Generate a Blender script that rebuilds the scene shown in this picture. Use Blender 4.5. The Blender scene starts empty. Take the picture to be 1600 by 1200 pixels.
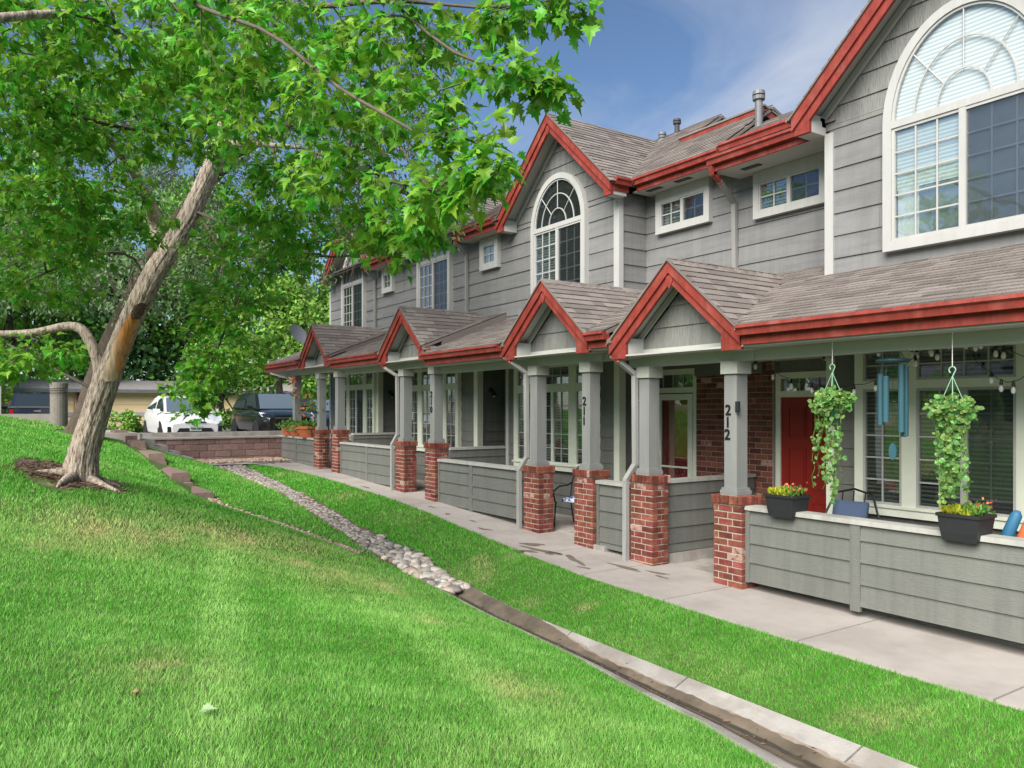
import bpy, math, random
import numpy as np
from mathutils import Vector, Matrix
random.seed(7); np.random.seed(7)
R = math.radians
scene = bpy.context.scene
COL = scene.collection

# ---------------------------------------------------------------- camera, sky, sun, exposure
cam_d = bpy.data.cameras.new('camera'); cam = bpy.data.objects.new('camera', cam_d); COL.objects.link(cam)
cam_d.sensor_width = 36.0; cam_d.lens = 27.56; cam_d.shift_y = 39.0/1600.0
cam_d.clip_start = 0.05; cam_d.clip_end = 2000
CZ = 2.13
YAW = math.atan(820/1225.0)
cam.location = (0, 0, CZ)
cam.rotation_euler = (R(90), 0, R(90) - YAW)      # looks along -X turned towards +Y
scene.camera = cam

SUN_DIR = Vector((0.42, -0.84, 0.76)).normalized()          # towards the sun: behind and right of the camera
sun_d = bpy.data.lights.new('sun', 'SUN'); sun_d.energy = 4.6; sun_d.angle = R(48); sun_d.color = (1.0, 0.94, 0.85)
sun = bpy.data.objects.new('sun', sun_d); COL.objects.link(sun)
sun.rotation_euler = SUN_DIR.to_track_quat('Z', 'Y').to_euler()

world = bpy.data.worlds.new('World'); scene.world = world; world.use_nodes = True
wn = world.node_tree; wn.nodes.clear()
def wnode(t, **k):
    n = wn.nodes.new(t)
    for a, b in k.items(): setattr(n, a, b)
    return n
w_out = wnode('ShaderNodeOutputWorld'); w_bg = wnode('ShaderNodeBackground')
w_sky = wnode('ShaderNodeTexSky', sky_type='NISHITA', sun_disc=False)
w_sky.sun_elevation = math.asin(SUN_DIR.z); w_sky.sun_rotation = math.atan2(SUN_DIR.x, SUN_DIR.y)
w_sky.air_density = 1.0; w_sky.dust_density = 0.25; w_sky.ozone_density = 4.5
w_tc = wnode('ShaderNodeTexCoord'); w_sep = wnode('ShaderNodeSeparateXYZ')
w_add = wnode('ShaderNodeMath', operation='ADD'); w_add.inputs[1].default_value = 0.16
w_max = wnode('ShaderNodeMath', operation='MAXIMUM'); w_max.inputs[1].default_value = 0.08
w_div = wnode('ShaderNodeVectorMath', operation='DIVIDE'); w_cmb = wnode('ShaderNodeCombineXYZ')
w_map = wnode('ShaderNodeMapping'); w_map.inputs['Scale'].default_value = (0.55, 1.0, 1.0); w_map.inputs['Rotation'].default_value = (0, 0, R(35)); w_map.inputs['Location'].default_value = (0.9, 0.35, 0)
w_noise = wnode('ShaderNodeTexNoise'); w_noise.inputs['Scale'].default_value = 1.5; w_noise.inputs['Detail'].default_value = 7; w_noise.inputs['Roughness'].default_value = 0.55; w_noise.inputs['Distortion'].default_value = 0.35
w_ramp = wnode('ShaderNodeValToRGB'); w_ramp.color_ramp.elements[0].position = 0.52; w_ramp.color_ramp.elements[1].position = 0.80
w_ramp.color_ramp.elements[1].color = (0.9, 0.9, 0.9, 1)
w_cl = wnode('ShaderNodeRGB'); w_cl.outputs[0].default_value = (5.2, 5.5, 6.2, 1)
w_mix = wnode('ShaderNodeMix', data_type='RGBA')
L = wn.links.new
L(w_tc.outputs['Generated'], w_sep.inputs[0]); L(w_sep.outputs['Z'], w_max.inputs[0]); L(w_max.outputs[0], w_add.inputs[0])
for i in range(3): L(w_add.outputs[0], w_cmb.inputs[i])
L(w_tc.outputs['Generated'], w_div.inputs[0]); L(w_cmb.outputs[0], w_div.inputs[1]); L(w_div.outputs[0], w_map.inputs[0])
L(w_map.outputs[0], w_noise.inputs['Vector']); L(w_noise.outputs['Fac'], w_ramp.inputs[0])
L(w_ramp.outputs['Color'], w_mix.inputs['Factor']); L(w_sky.outputs[0], w_mix.inputs['A']); L(w_cl.outputs[0], w_mix.inputs['B'])
L(w_mix.outputs['Result'], w_bg.inputs['Color']); w_bg.inputs['Strength'].default_value = 0.068
L(w_bg.outputs[0], w_out.inputs[0])

scene.view_settings.view_transform = 'Standard'; scene.view_settings.look = 'None'
scene.view_settings.exposure = 0.95; scene.view_settings.gamma = 1.0; scene.view_settings.use_curve_mapping = False

# ---------------------------------------------------------------- materials
M = {}
def mat(name, col, rough=0.7, vary=0.0, rand='object', noise=0.0, nscale=6.0, bump=0.0, bscale=60.0, stretch=(1, 1, 1),
        spec=0.3, metal=0.0, hue=0.0, translucent=0.0, col2=None, c2scale=3.0, c2lo=0.45, c2hi=0.6, coat=0.0, wave=None, streak=0.0):
    m = bpy.data.materials.new(name); m.use_nodes = True; nt = m.node_tree; N = nt.nodes; K = nt.links.new
    b = N['Principled BSDF']; b.inputs['Roughness'].default_value = rough; b.inputs['Metallic'].default_value = metal
    b.inputs['Specular IOR Level'].default_value = spec; b.inputs['Coat Weight'].default_value = coat
    rgb = N.new('ShaderNodeRGB'); rgb.outputs[0].default_value = (*col, 1); out = rgb.outputs[0]
    tc = N.new('ShaderNodeTexCoord'); geo = N.new('ShaderNodeNewGeometry')
    mp = N.new('ShaderNodeMapping'); mp.inputs['Scale'].default_value = stretch; K(geo.outputs['Position'], mp.inputs[0])
    if col2 is not None:
        n2 = N.new('ShaderNodeTexNoise'); n2.inputs['Scale'].default_value = c2scale; n2.inputs['Detail'].default_value = 5; K(mp.outputs[0], n2.inputs['Vector'])
        mr = N.new('ShaderNodeMapRange'); mr.inputs[1].default_value = c2lo; mr.inputs[2].default_value = c2hi; K(n2.outputs['Fac'], mr.inputs[0])
        mx = N.new('ShaderNodeMix'); mx.data_type = 'RGBA'; mx.inputs['B'].default_value = (*col2, 1); K(mr.outputs[0], mx.inputs['Factor']); K(out, mx.inputs['A']); out = mx.outputs['Result']
    if vary or hue:
        if rand == 'object':
            src = N.new('ShaderNodeObjectInfo').outputs['Random']
        else:
            src = geo.outputs['Random Per Island']
        hs = N.new('ShaderNodeHueSaturation'); mr = N.new('ShaderNodeMapRange'); mr.inputs[3].default_value = 1-vary; mr.inputs[4].default_value = 1+vary
        K(src, mr.inputs[0]); K(mr.outputs[0], hs.inputs['Value'])
        if hue:
            ml = N.new('ShaderNodeMath'); ml.operation = 'MULTIPLY'; ml.inputs[1].default_value = 7.31; K(src, ml.inputs[0])
            fr = N.new('ShaderNodeMath'); fr.operation = 'FRACT'; K(ml.outputs[0], fr.inputs[0])
            m2 = N.new('ShaderNodeMapRange'); m2.inputs[3].default_value = 0.5-hue; m2.inputs[4].default_value = 0.5+hue; K(fr.outputs[0], m2.inputs[0]); K(m2.outputs[0], hs.inputs['Hue'])
        K(out, hs.inputs['Color']); out = hs.outputs['Color']
    if noise:
        n1 = N.new('ShaderNodeTexNoise'); n1.inputs['Scale'].default_value = nscale; n1.inputs['Detail'].default_value = 6; n1.inputs['Roughness'].default_value = 0.65; K(mp.outputs[0], n1.inputs['Vector'])
        mr = N.new('ShaderNodeMapRange'); mr.inputs[1].default_value = 0.25; mr.inputs[2].default_value = 0.75; mr.inputs[3].default_value = 1-noise; mr.inputs[4].default_value = 1+noise; K(n1.outputs['Fac'], mr.inputs[0])
        h2 = N.new('ShaderNodeHueSaturation'); K(mr.outputs[0], h2.inputs['Value']); K(out, h2.inputs['Color']); out = h2.outputs['Color']
    if streak:
        m3 = N.new('ShaderNodeMapping'); m3.inputs['Scale'].default_value = (7, 7, .45); K(geo.outputs['Position'], m3.inputs[0])
        n3 = N.new('ShaderNodeTexNoise'); n3.inputs['Scale'].default_value = 1.3; n3.inputs['Detail'].default_value = 5; n3.inputs['Roughness'].default_value = .7; K(m3.outputs[0], n3.inputs['Vector'])
        r3 = N.new('ShaderNodeMapRange'); r3.inputs[1].default_value = 0.35; r3.inputs[2].default_value = 0.62; r3.inputs[3].default_value = 1-streak; r3.inputs[4].default_value = 1+streak*.25; K(n3.outputs['Fac'], r3.inputs[0])
        h3 = N.new('ShaderNodeHueSaturation'); K(r3.outputs[0], h3.inputs['Value']); K(out, h3.inputs['Color']); out = h3.outputs['Color']
    K(out, b.inputs['Base Color'])
    if bump:
        nb = N.new('ShaderNodeTexNoise'); nb.inputs['Scale'].default_value = bscale; nb.inputs['Detail'].default_value = 4; K(mp.outputs[0], nb.inputs['Vector'])
        bp = N.new('ShaderNodeBump'); bp.inputs['Strength'].default_value = bump; bp.inputs['Distance'].default_value = 0.02; K(nb.outputs['Fac'], bp.inputs['Height'])
        K(bp.outputs[0], b.inputs['Normal'])
    if translucent:
        tr = N.new('ShaderNodeBsdfTranslucent'); K(out, tr.inputs['Color']); ms = N.new('ShaderNodeMixShader'); ms.inputs[0].default_value = translucent
        K(b.outputs[0], ms.inputs[1]); K(tr.outputs[0], ms.inputs[2]); K(ms.outputs[0], N['Material Output'].inputs['Surface'])
    M[name] = m; return m
def glass_mat(name, tint, gloss, rough=0.02):
    m = bpy.data.materials.new(name); m.use_nodes = True; nt = m.node_tree; N = nt.nodes; K = nt.links.new; N.remove(N['Principled BSDF'])
    t = N.new('ShaderNodeBsdfTransparent'); t.inputs[0].default_value = (*tint, 1)
    g = N.new('ShaderNodeBsdfGlossy'); g.inputs['Roughness'].default_value = rough; g.inputs['Color'].default_value = (0.95, 0.97, 1, 1)
    tn = N.new('ShaderNodeTexNoise'); tn.inputs['Scale'].default_value = 1.7; ge = N.new('ShaderNodeNewGeometry'); K(ge.outputs['Position'], tn.inputs['Vector'])
    bp = N.new('ShaderNodeBump'); bp.inputs['Strength'].default_value = 0.06; bp.inputs['Distance'].default_value = 0.05; K(tn.outputs['Fac'], bp.inputs['Height']); K(bp.outputs[0], g.inputs['Normal'])
    ms = N.new('ShaderNodeMixShader'); ms.inputs[0].default_value = gloss; K(t.outputs[0], ms.inputs[1]); K(g.outputs[0], ms.inputs[2]); K(ms.outputs[0], N['Material Output'].inputs['Surface'])
    M[name] = m; return m
def blind_mat(name, ca, cb, pitch):
    m = bpy.data.materials.new(name); m.use_nodes = True; nt = m.node_tree; N = nt.nodes; K = nt.links.new; b = N['Principled BSDF']; b.inputs['Roughness'].default_value = 0.6
    ge = N.new('ShaderNodeNewGeometry'); sp = N.new('ShaderNodeSeparateXYZ'); K(ge.outputs['Position'], sp.inputs[0])
    d = N.new('ShaderNodeMath'); d.operation = 'DIVIDE'; d.inputs[1].default_value = pitch; K(sp.outputs['Z'], d.inputs[0])
    f = N.new('ShaderNodeMath'); f.operation = 'FRACT'; K(d.outputs[0], f.inputs[0])
    r = N.new('ShaderNodeValToRGB'); r.color_ramp.elements[0].position = 0.3; r.color_ramp.elements[1].position = 0.75
    r.color_ramp.elements[0].color = (*ca, 1); r.color_ramp.elements[1].color = (*cb, 1); K(f.outputs[0], r.inputs[0]); K(r.outputs[0], b.inputs['Base Color'])
    M[name] = m; return m

mat('siding', (0.195, 0.196, 0.195), 0.55, streak=.12, vary=0.05, noise=0.06, nscale=9, bump=0.3, bscale=22, stretch=(1, 1, 9), col2=(0.172, 0.173, 0.171), c2scale=1.2)
mat('shake', (0.195, 0.20, 0.188), 0.6, streak=.22, vary=0.06, noise=0.22, nscale=14, bump=0.7, bscale=20, stretch=(5, 5, .35))
mat('porch_siding', (0.152, 0.157, 0.143), 0.6, streak=.14, vary=0.05, noise=0.06, nscale=5, bump=0.35, bscale=16, stretch=(1, 1, 9))
mat('porch_trim', (0.40, 0.415, 0.375), 0.55, noise=0.05, nscale=4)
mat('window_trim', (0.66, 0.69, 0.58), 0.5, noise=0.05, nscale=5)
mat('post_paint', (0.235, 0.243, 0.238), 0.5, streak=.12, noise=0.05, nscale=4, bump=0.05, bscale=30)
mat('white_trim', (0.40, 0.40, 0.388), 0.5, streak=.08, noise=0.04, nscale=5)
mat('cap_rail', (0.40, 0.40, 0.375), 0.5, streak=.15, noise=0.10, nscale=8)
mat('downspout', (0.32, 0.32, 0.308), 0.45, streak=.15, noise=0.06)
mat('downspout_upper', (0.24, 0.235, 0.225), 0.45, noise=0.06)
mat('red_trim', (0.235, 0.038, 0.028), 0.55, noise=0.22, nscale=9, bump=0.12, streak=.25, col2=(.285, .075, .058), c2scale=4, c2lo=.5, c2hi=.75)
mat('soffit', (0.42, 0.425, 0.40), 0.7, noise=0.05)
mat('roof_deck', (0.17, 0.145, 0.13), 0.9)
mat('shingle', (0.20, 0.176, 0.162), 0.95, vary=0.24, noise=0.3, nscale=70, bump=0.5, bscale=150, spec=0.1, hue=0.008)
mat('shingle_field', (0.20, 0.176, 0.162), 0.95, vary=0.24, rand='island', noise=0.3, nscale=70, bump=0.5, bscale=150, spec=0.1, hue=0.008)
mat('brick', (0.165, 0.05, 0.037), 0.85, vary=0.35, noise=0.2, nscale=30, bump=0.5, bscale=90, hue=0.012, spec=0.15, col2=(0.235, 0.078, 0.055), c2scale=8)
mat('brick_pale', (0.40, 0.27, 0.22), 0.9, vary=0.1, noise=0.25, nscale=25, bump=0.5, bscale=80, spec=0.1, col2=(0.22, 0.08, 0.06), c2scale=14, c2lo=.5, c2hi=.6)
mat('brick_wall_face', (0.17, 0.062, 0.042), 0.85, vary=0.4, noise=0.2, nscale=30, bump=0.5, bscale=90, hue=0.012, spec=0.15)
mat('mortar', (0.42, 0.36, 0.315), 0.95, noise=0.15, nscale=40, bump=0.4)
mat('concrete', (0.395, 0.36, 0.332), 0.85, noise=0.07, nscale=5, bump=0.2, bscale=140, col2=(0.345, 0.312, 0.286), c2scale=1.4, vary=0.03)
mat('concrete_old', (0.36, 0.34, 0.315), 0.9, noise=0.14, nscale=7, bump=0.35, bscale=90, col2=(0.27, 0.245, 0.22), c2scale=2.3, vary=0.05)
mat('concrete_joint', (0.20, 0.18, 0.16), 0.95)
mat('wet_stain', (0.15, 0.12, 0.086), 0.45, noise=0.3, nscale=6, col2=(0.105, 0.085, 0.062), c2scale=3.5, spec=0.5)
mat('dry_mud', (0.17, 0.135, 0.11), 0.9, noise=0.2, nscale=9)
mat('soil', (0.085, 0.125, 0.035), 0.95, noise=0.3, nscale=8, col2=(0.30, 0.25, 0.14), c2scale=0.9, c2lo=.58, c2hi=.72)
mat('dirt', (0.15, 0.11, 0.08), 0.95, noise=0.35, nscale=12, bump=0.6, bscale=40)
mat('mulch', (0.14, 0.085, 0.055), 0.95, vary=0.4, rand='island', noise=0.3, nscale=20)
mat('pebble', (0.40, 0.30, 0.235), 0.9, vary=0.35, rand='island', hue=0.02, noise=0.15, nscale=40)
for _i, _c in enumerate(((.50, .45, .395), (.38, .36, .335), (.50, .415, .33), (.22, .20, .185))): mat('river_rock%d' % _i, _c, 0.75, vary=0.28, hue=0.025, col2=(.2, .15, .11), c2scale=9, c2lo=.56, c2hi=.7, noise=0.14, nscale=22, bump=0.2, bscale=60)
mat('block', (0.275, 0.18, 0.16), 0.95, vary=0.2, noise=0.25, nscale=14, bump=0.9, bscale=30, hue=0.01)
mat('timber', (0.235, 0.165, 0.14), 0.9, vary=0.15, noise=0.2, nscale=12, bump=0.5, bscale=45)
mat('asphalt', (0.13, 0.125, 0.12), 0.95, noise=0.15, nscale=4, bump=0.3, bscale=60)
mat('ground_far', (0.10, 0.11, 0.07), 0.95, noise=0.2, nscale=0.4)
mat('bark', (0.36, 0.30, 0.245), 0.95, noise=0.6, nscale=20, bump=1.0, bscale=30, stretch=(1, 1, 0.22), col2=(.17,.135,.105), c2scale=34, c2lo=.5, c2hi=.62)
mat('bark_dark', (0.085, 0.068, 0.052), 0.95, noise=0.4, nscale=18, bump=1.0, bscale=26, stretch=(1, 1, 0.3))
mat('twig', (0.105, 0.085, 0.068), 0.9, noise=0.3, nscale=20)
mat('bare_wood', (0.52, 0.215, 0.06), 0.85, noise=0.45, nscale=20, bump=0.9, bscale=26, stretch=(1, 1, .18), col2=(0.55, 0.42, 0.28), c2scale=4)
mat('rot_wood', (0.11, 0.07, 0.05), 0.95, noise=0.5, nscale=22, bump=1.0, bscale=40)
mat('maple_leaf', (0.16, 0.40, 0.036), 0.38, vary=0.40, rand='island', hue=0.035, translucent=0.5, spec=0.4)
mat('ash_leaf', (0.14, 0.225, 0.10), 0.5, vary=0.4, rand='island', hue=0.02, translucent=0.3, spec=0.35)
mat('far_leaf', (0.145, 0.32, 0.05), 0.6, vary=0.5, rand='island', hue=0.03, translucent=0.3, spec=0.25)
mat('far_leaf_light', (0.20, 0.38, 0.06), 0.6, vary=0.45, rand='island', hue=0.025, translucent=0.35, spec=0.25)
mat('far_leaf_blue', (0.15, 0.31, 0.09), 0.6, vary=0.5, rand='island', hue=0.02, translucent=0.25, spec=0.25)
mat('vine_leaf', (0.11, 0.25, 0.05), 0.5, vary=0.35, rand='island', hue=0.03, translucent=0.3, col2=(0.38, 0.46, 0.20), c2scale=60, c2lo=.54, c2hi=.68)
mat('moss_green', (0.42, 0.45, 0.03), 0.7, vary=0.3, rand='island', hue=0.03, translucent=0.25)
mat('plant_green', (0.11, 0.24, 0.04), 0.6, vary=0.35, rand='island', hue=0.03, translucent=0.25)
mat('flower_coral', (0.62, 0.13, 0.07), 0.6, vary=0.3, rand='island', hue=0.02)
mat('flower_orange', (0.70, 0.16, 0.05), 0.6, vary=0.3, rand='island', hue=0.02)
mat('door_red', (0.25, 0.02, 0.014), 0.4, noise=0.1, nscale=3)
mat('door_dark', (0.05, 0.045, 0.042), 0.5)
mat('black_metal', (0.014, 0.014, 0.015), 0.4, spec=0.5)
mat('black_plastic', (0.022, 0.024, 0.026), 0.5, noise=0.15)
mat('litter_leaf', (.30, .20, .10), .9, vary=.4, rand='island', hue=.03)
mat('number_black', (0.012, 0.012, 0.013), 0.45)
mat('teal_metal', (0.032, 0.10, 0.13), 0.4, noise=0.1, spec=0.5)
mat('green_plastic', (0.02, 0.13, 0.085), 0.45)
mat('cord_green', (0.25, 0.45, 0.30), 0.5)
mat('white_wire', (0.7, 0.7, 0.68), 0.5)
mat('bulb_glass', (0.75, 0.73, 0.68), 0.12, spec=0.7)
mat('galv', (0.16, 0.165, 0.17), 0.55, metal=0.25, noise=0.2)
mat('vent_dark', (0.055, 0.055, 0.058), 0.6)
mat('terracotta', (0.46, 0.13, 0.06), 0.8, vary=0.12, noise=0.1)
mat('blue_fabric', (0.075, 0.11, 0.19), 0.85)
mat('cushion_pattern', (0.50, 0.56, 0.64), 0.85, col2=(0.02, 0.05, 0.18), c2scale=17, c2lo=.48, c2hi=.53)
mat('pinwheel_blue', (0.03, 0.08, 0.42), 0.4)
mat('tool_blue', (0.03, 0.13, 0.24), 0.5)
mat('tool_orange', (0.50, 0.13, 0.05), 0.5)
mat('car_white', (0.76, 0.76, 0.77), 0.25, spec=0.5, coat=0.6)
mat('car_black', (0.012, 0.014, 0.013), 0.18, spec=0.5, coat=0.8)
mat('car_navy', (0.018, 0.028, 0.05), 0.2, spec=0.5, coat=0.8)
mat('car_glass', (0.03, 0.04, 0.045), 0.05, spec=0.8)
mat('windshield', (0.10, 0.13, 0.16), 0.06, spec=0.8)
mat('tyre', (0.018, 0.018, 0.018), 0.85)
mat('alloy', (0.55, 0.55, 0.56), 0.3, metal=0.7)
mat('chrome', (0.6, 0.6, 0.62), 0.15, metal=0.9)
mat('lamp_glass', (0.55, 0.58, 0.62), 0.1, spec=0.8)
mat('tail_red', (0.35, 0.015, 0.012), 0.3)
mat('plate', (0.55, 0.57, 0.55), 0.5)
mat('plate_green', (0.05, 0.15, 0.09), 0.5)
mat('garage_wall', (0.80, 0.58, 0.33), 0.8, noise=0.05)
mat('garage_door', (0.80, 0.60, 0.35), 0.7)
mat('garage_roof', (0.25, 0.23, 0.225), 0.9, noise=0.2, nscale=3)
mat('tan_panel', (0.50, 0.42, 0.29), 0.8)
mat('bollard_concrete', (0.215, 0.195, 0.17), 0.9, noise=0.2, nscale=14, bump=0.4)
mat('dish', (0.16, 0.17, 0.19), 0.5)
mat('interior_dark', (0.012, 0.013, 0.013), 0.9)  # flat near-black standing in for the shade of rooms behind glass
mat('interior_grey', (0.22, 0.25, 0.26), 0.9, noise=0.3, nscale=2)
mat('curtain', (0.62, 0.64, 0.64), 0.85, noise=0.12, nscale=10, stretch=(4, 4, .2))
blind_mat('blind_dark', (0.035, 0.038, 0.035), (0.22, 0.235, 0.215), 0.05)
blind_mat('blind_light', (0.45, 0.49, 0.48), (0.72, 0.76, 0.75), 0.045)
mat('screen_mesh', (0.05, 0.055, 0.06), 0.8, noise=0.15, nscale=60)
glass_mat('glass', (0.84, 0.88, 0.86), 0.17)
glass_mat('glass_upper', (0.9, 0.93, 0.93), 0.17)
glass_mat('glass_clear', (0.92, 0.94, 0.93), 0.12)

# ---------------------------------------------------------------- mesh helpers
class MB:
    def __init__(s): s.v = []; s.f = []
    def add(s, vs, fs):
        o = len(s.v); s.v += [tuple(v) for v in vs]; s.f += [tuple(i+o for i in f) for f in fs]; return s
    def box(s, x0, x1, y0, y1, z0, z1):
        return s.add([(x0,y0,z0),(x1,y0,z0),(x1,y1,z0),(x0,y1,z0),(x0,y0,z1),(x1,y0,z1),(x1,y1,z1),(x0,y1,z1)],
                     [(0,3,2,1),(4,5,6,7),(0,1,5,4),(1,2,6,5),(2,3,7,6),(3,0,4,7)])
    def prism(s, poly, axis, a, b):
        n = len(poly)
        def P(p, t):
            if axis == 'x': return (t, p[0], p[1])
            if axis == 'y': return (p[0], t, p[1])
            return (p[0], p[1], t)
        vs = [P(p, a) for p in poly] + [P(p, b) for p in poly]
        fs = [tuple(range(n-1, -1, -1)), tuple(range(n, 2*n))] + [(i, (i+1) % n, n+(i+1) % n, n+i) for i in range(n)]
        return s.add(vs, fs)
    def tube(s, path, radii, n=8, caps=True):
        path = [Vector(p) for p in path]; m = len(path)
        if not hasattr(radii, '__len__'): radii = [radii]*m
        rings = []; prev = None
        for i, p in enumerate(path):
            t = (path[min(i+1, m-1)] - path[max(i-1, 0)])
            if t.length < 1e-9: t = Vector((0, 0, 1))
            t.normalize()
            if prev is None:
                a = Vector((0, 0, 1)) if abs(t.z) < 0.9 else Vector((1, 0, 0)); u = t.cross(a).normalized()
            else:
                u = (prev - t*prev.dot(t))
                if u.length < 1e-6: u = t.orthogonal()
                u.normalize()
            prev = u; w = t.cross(u)
            rings.append([p + (u*math.cos(2*math.pi*k/n) + w*math.sin(2*math.pi*k/n))*radii[i] for k in range(n)])
        vs = [v for r in rings for v in r]; fs = []
        for i in range(m-1):
            for k in range(n): fs.append((i*n+k, i*n+(k+1) % n, (i+1)*n+(k+1) % n, (i+1)*n+k))
        if caps: fs += [tuple(range(n-1, -1, -1)), tuple((m-1)*n+k for k in range(n))]
        return s.add(vs, fs)
    def lathe(s, c, prof, n=16, axis='z'):
        vs = []; fs = []; m = len(prof)
        for r, h in prof:
            for k in range(n):
                a = 2*math.pi*k/n; p = (r*math.cos(a), r*math.sin(a), h)
                if axis == 'y': p = (p[0], p[2], p[1])
                if axis == 'x': p = (p[2], p[0], p[1])
                vs.append((c[0]+p[0], c[1]+p[1], c[2]+p[2]))
        for i in range(m-1):
            for k in range(n): fs.append((i*n+k, i*n+(k+1) % n, (i+1)*n+(k+1) % n, (i+1)*n+k))
        fs += [tuple(range(n-1, -1, -1)), tuple((m-1)*n+k for k in range(n))]
        return s.add(vs, fs)
    def build(s, name, m, parent=None, smooth=False):
        me = bpy.data.meshes.new(name); me.from_pydata(s.v, [], s.f); me.update()
        if smooth: me.polygons.foreach_set('use_smooth', [True]*len(me.polygons))
        return link(name, me, m, parent)
def link(name, me, m=None, parent=None):
    if m is not None and len(me.materials) == 0: me.materials.append(M[m] if isinstance(m, str) else m)
    o = bpy.data.objects.new(name, me); COL.objects.link(o)
    if parent is not None: setparent(o, parent)
    return o
ROOTLOC = {}
def setparent(o, p):
    o.parent = p
    if p.name in ROOTLOC: o.matrix_parent_inverse = ROOTLOC[p.name]
def tag(o, label, cat, group=None):
    o['label'] = label; o['category'] = cat
    if group: o['group'] = group
    return o
def thing(name, label, cat, loc=(0, 0, 0), group=None):
    o = bpy.data.objects.new(name, None); COL.objects.link(o); o.location = loc; o.empty_display_size = 0.2
    ROOTLOC[o.name] = Matrix.Translation(-Vector(loc)); return tag(o, label, cat, group)
def struct(o): o['kind'] = 'structure'; return o
def stuff(o, label=None, cat=None):
    o['kind'] = 'stuff'
    if label: o['label'] = label; o['category'] = cat
    return o
def np_mesh(name, V, F, m, parent=None, smooth=False):
    V = np.asarray(V, np.float32).reshape(-1, 3); F = np.asarray(F, np.int32); k = F.shape[1]
    me = bpy.data.meshes.new(name); me.vertices.add(len(V)); me.vertices.foreach_set('co', V.ravel())
    me.loops.add(F.size); me.loops.foreach_set('vertex_index', F.ravel()); me.polygons.add(len(F))
    me.polygons.foreach_set('loop_start', np.arange(0, F.size, k, dtype=np.int32)); me.polygons.foreach_set('loop_total', np.full(len(F), k, np.int32))
    me.polygons.foreach_set('use_smooth', np.full(len(F), bool(smooth)))
    me.update(); me.validate(); return link(name, me, m, parent)
def unit(name, vs, fs, m):
    me = bpy.data.meshes.new(name); me.from_pydata(vs, [], fs); me.update(); me.materials.append(M[m]); return me
def place(name, me, parent, loc, scale=(1, 1, 1), rot=None):
    o = bpy.data.objects.new(name, me); COL.objects.link(o); setparent(o, parent)
    if rot is None: o.location = loc; o.scale = scale
    else: o.matrix_basis = Matrix.Translation(loc) @ rot.to_4x4() @ Matrix.Diagonal((*scale, 1))
    return o
_bx = MB().box(0, 1, 0, 1, 0, 1)
lap_v = [(0,-.022,0),(1,-.022,0),(1,.012,0),(0,.012,0),(0,-.004,1),(1,-.004,1),(1,.012,1),(0,.012,1)]
LAP = {k: unit('lap_board_'+k, lap_v, _bx.f, k) for k in ('siding', 'shake', 'porch_siding')}
def chamfer_box(m, j):
    # brick: x length, y depth (front at y=0), z height, slightly uneven, chamfered front
    rnd = random.Random(j); e = lambda a: rnd.uniform(-a, a); c = 0.02
    vs = [(0,1,0),(1,1,0),(1,1,1),(0,1,1),(0,.06,0),(1,.06,0),(1,.06,1),(0,.06,1)]
    vs += [(c+e(.008), e(.02), .07+e(.03)), (1-c+e(.008), e(.02), .07+e(.03)), (1-c+e(.008), e(.02), .93+e(.03)), (c+e(.008), e(.02), .93+e(.03))]
    fs = [(0,3,2,1),(0,1,5,4),(1,2,6,5),(2,3,7,6),(3,0,4,7),(4,5,9,8),(5,6,10,9),(6,7,11,10),(7,4,8,11),(8,9,10,11)]
    return unit('brick_mesh_%s_%d' % (m, j), vs, fs, m)
BRK = {m: [chamfer_box(m, j) for j in range(3)] for m in ('brick', 'brick_pale', 'brick_wall_face')}
SH_V = [(0,0,0),(1,0,0),(1,1,0),(0,1,0),(0,0,1),(1,0,1),(1,1,.15),(0,1,.15)]
SHM = unit('shingle_mesh', SH_V, _bx.f, 'shingle')

# ---------------------------------------------------------------- terrain profile
def lerp_tab(x, tab):
    xs = [t[0] for t in tab]; ys = [t[1] for t in tab]
    return np.interp(x, xs[::-1], ys[::-1]) if xs[0] > xs[-1] else np.interp(x, xs, ys)
T_ZW = [(4,-.06),(-3,-.03),(-5.5,0),(-7.8,.04),(-10.4,.14),(-14.7,.34),(-18.8,.5),(-24,.62)]
T_YW = [(4,6.21),(-5.7,6.23),(-7.9,6.27),(-10.4,6.48),(-13,6.72),(-15,6.8),(-18.8,6.75),(-21,6.6),(-22.6,6.25),(-23.4,5.9),(-26,5.9)]
T_YT = [(4,3.9),(-3.2,4.22),(-4.0,4.37),(-4.7,4.42),(-5.65,4.55),(-7.4,4.66),(-9,4.70),(-11.2,4.47),(-13,3.98),(-14.6,3.45),(-16.9,3.38),(-19.7,3.3),(-21.9,3.15),(-26,3.05)]
T_ZT = [(4,-.2),(-7.5,-.19),(-9,-.12),(-11.2,0),(-13,.2),(-14.6,.38),(-16.9,.62),(-19.7,.95),(-21.9,1.2),(-24,1.4),(-26,1.45)]
T_YL = [(4,3.92),(-3.2,4.24),(-4.0,4.39),(-4.7,4.44),(-5.65,4.57),(-7.4,4.68),(-9,4.74),(-10.7,4.78),(-13.1,5.0),(-17,5.3),(-20,5.2),(-23,5.0),(-26,4.9)]
T_YR = [(4,4.9),(-3.4,4.92),(-6,4.96),(-7.5,5.0),(-9,5.10),(-10.7,5.3),(-12.6,5.32),(-16,5.62),(-21.7,5.8),(-26,5.8)]
T_ZR = [(4,-.22),(-7.5,-.21),(-9,-.15),(-11,-.03),(-13,.09),(-16.5,.28),(-20,.47),(-22,.59),(-26,.64)]
T_K = [(4,.2),(-4,.24),(-8,.34),(-12.2,.46),(-16,.43),(-20,.34),(-22,.31),(-25,.2),(-27,.15)]
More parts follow.
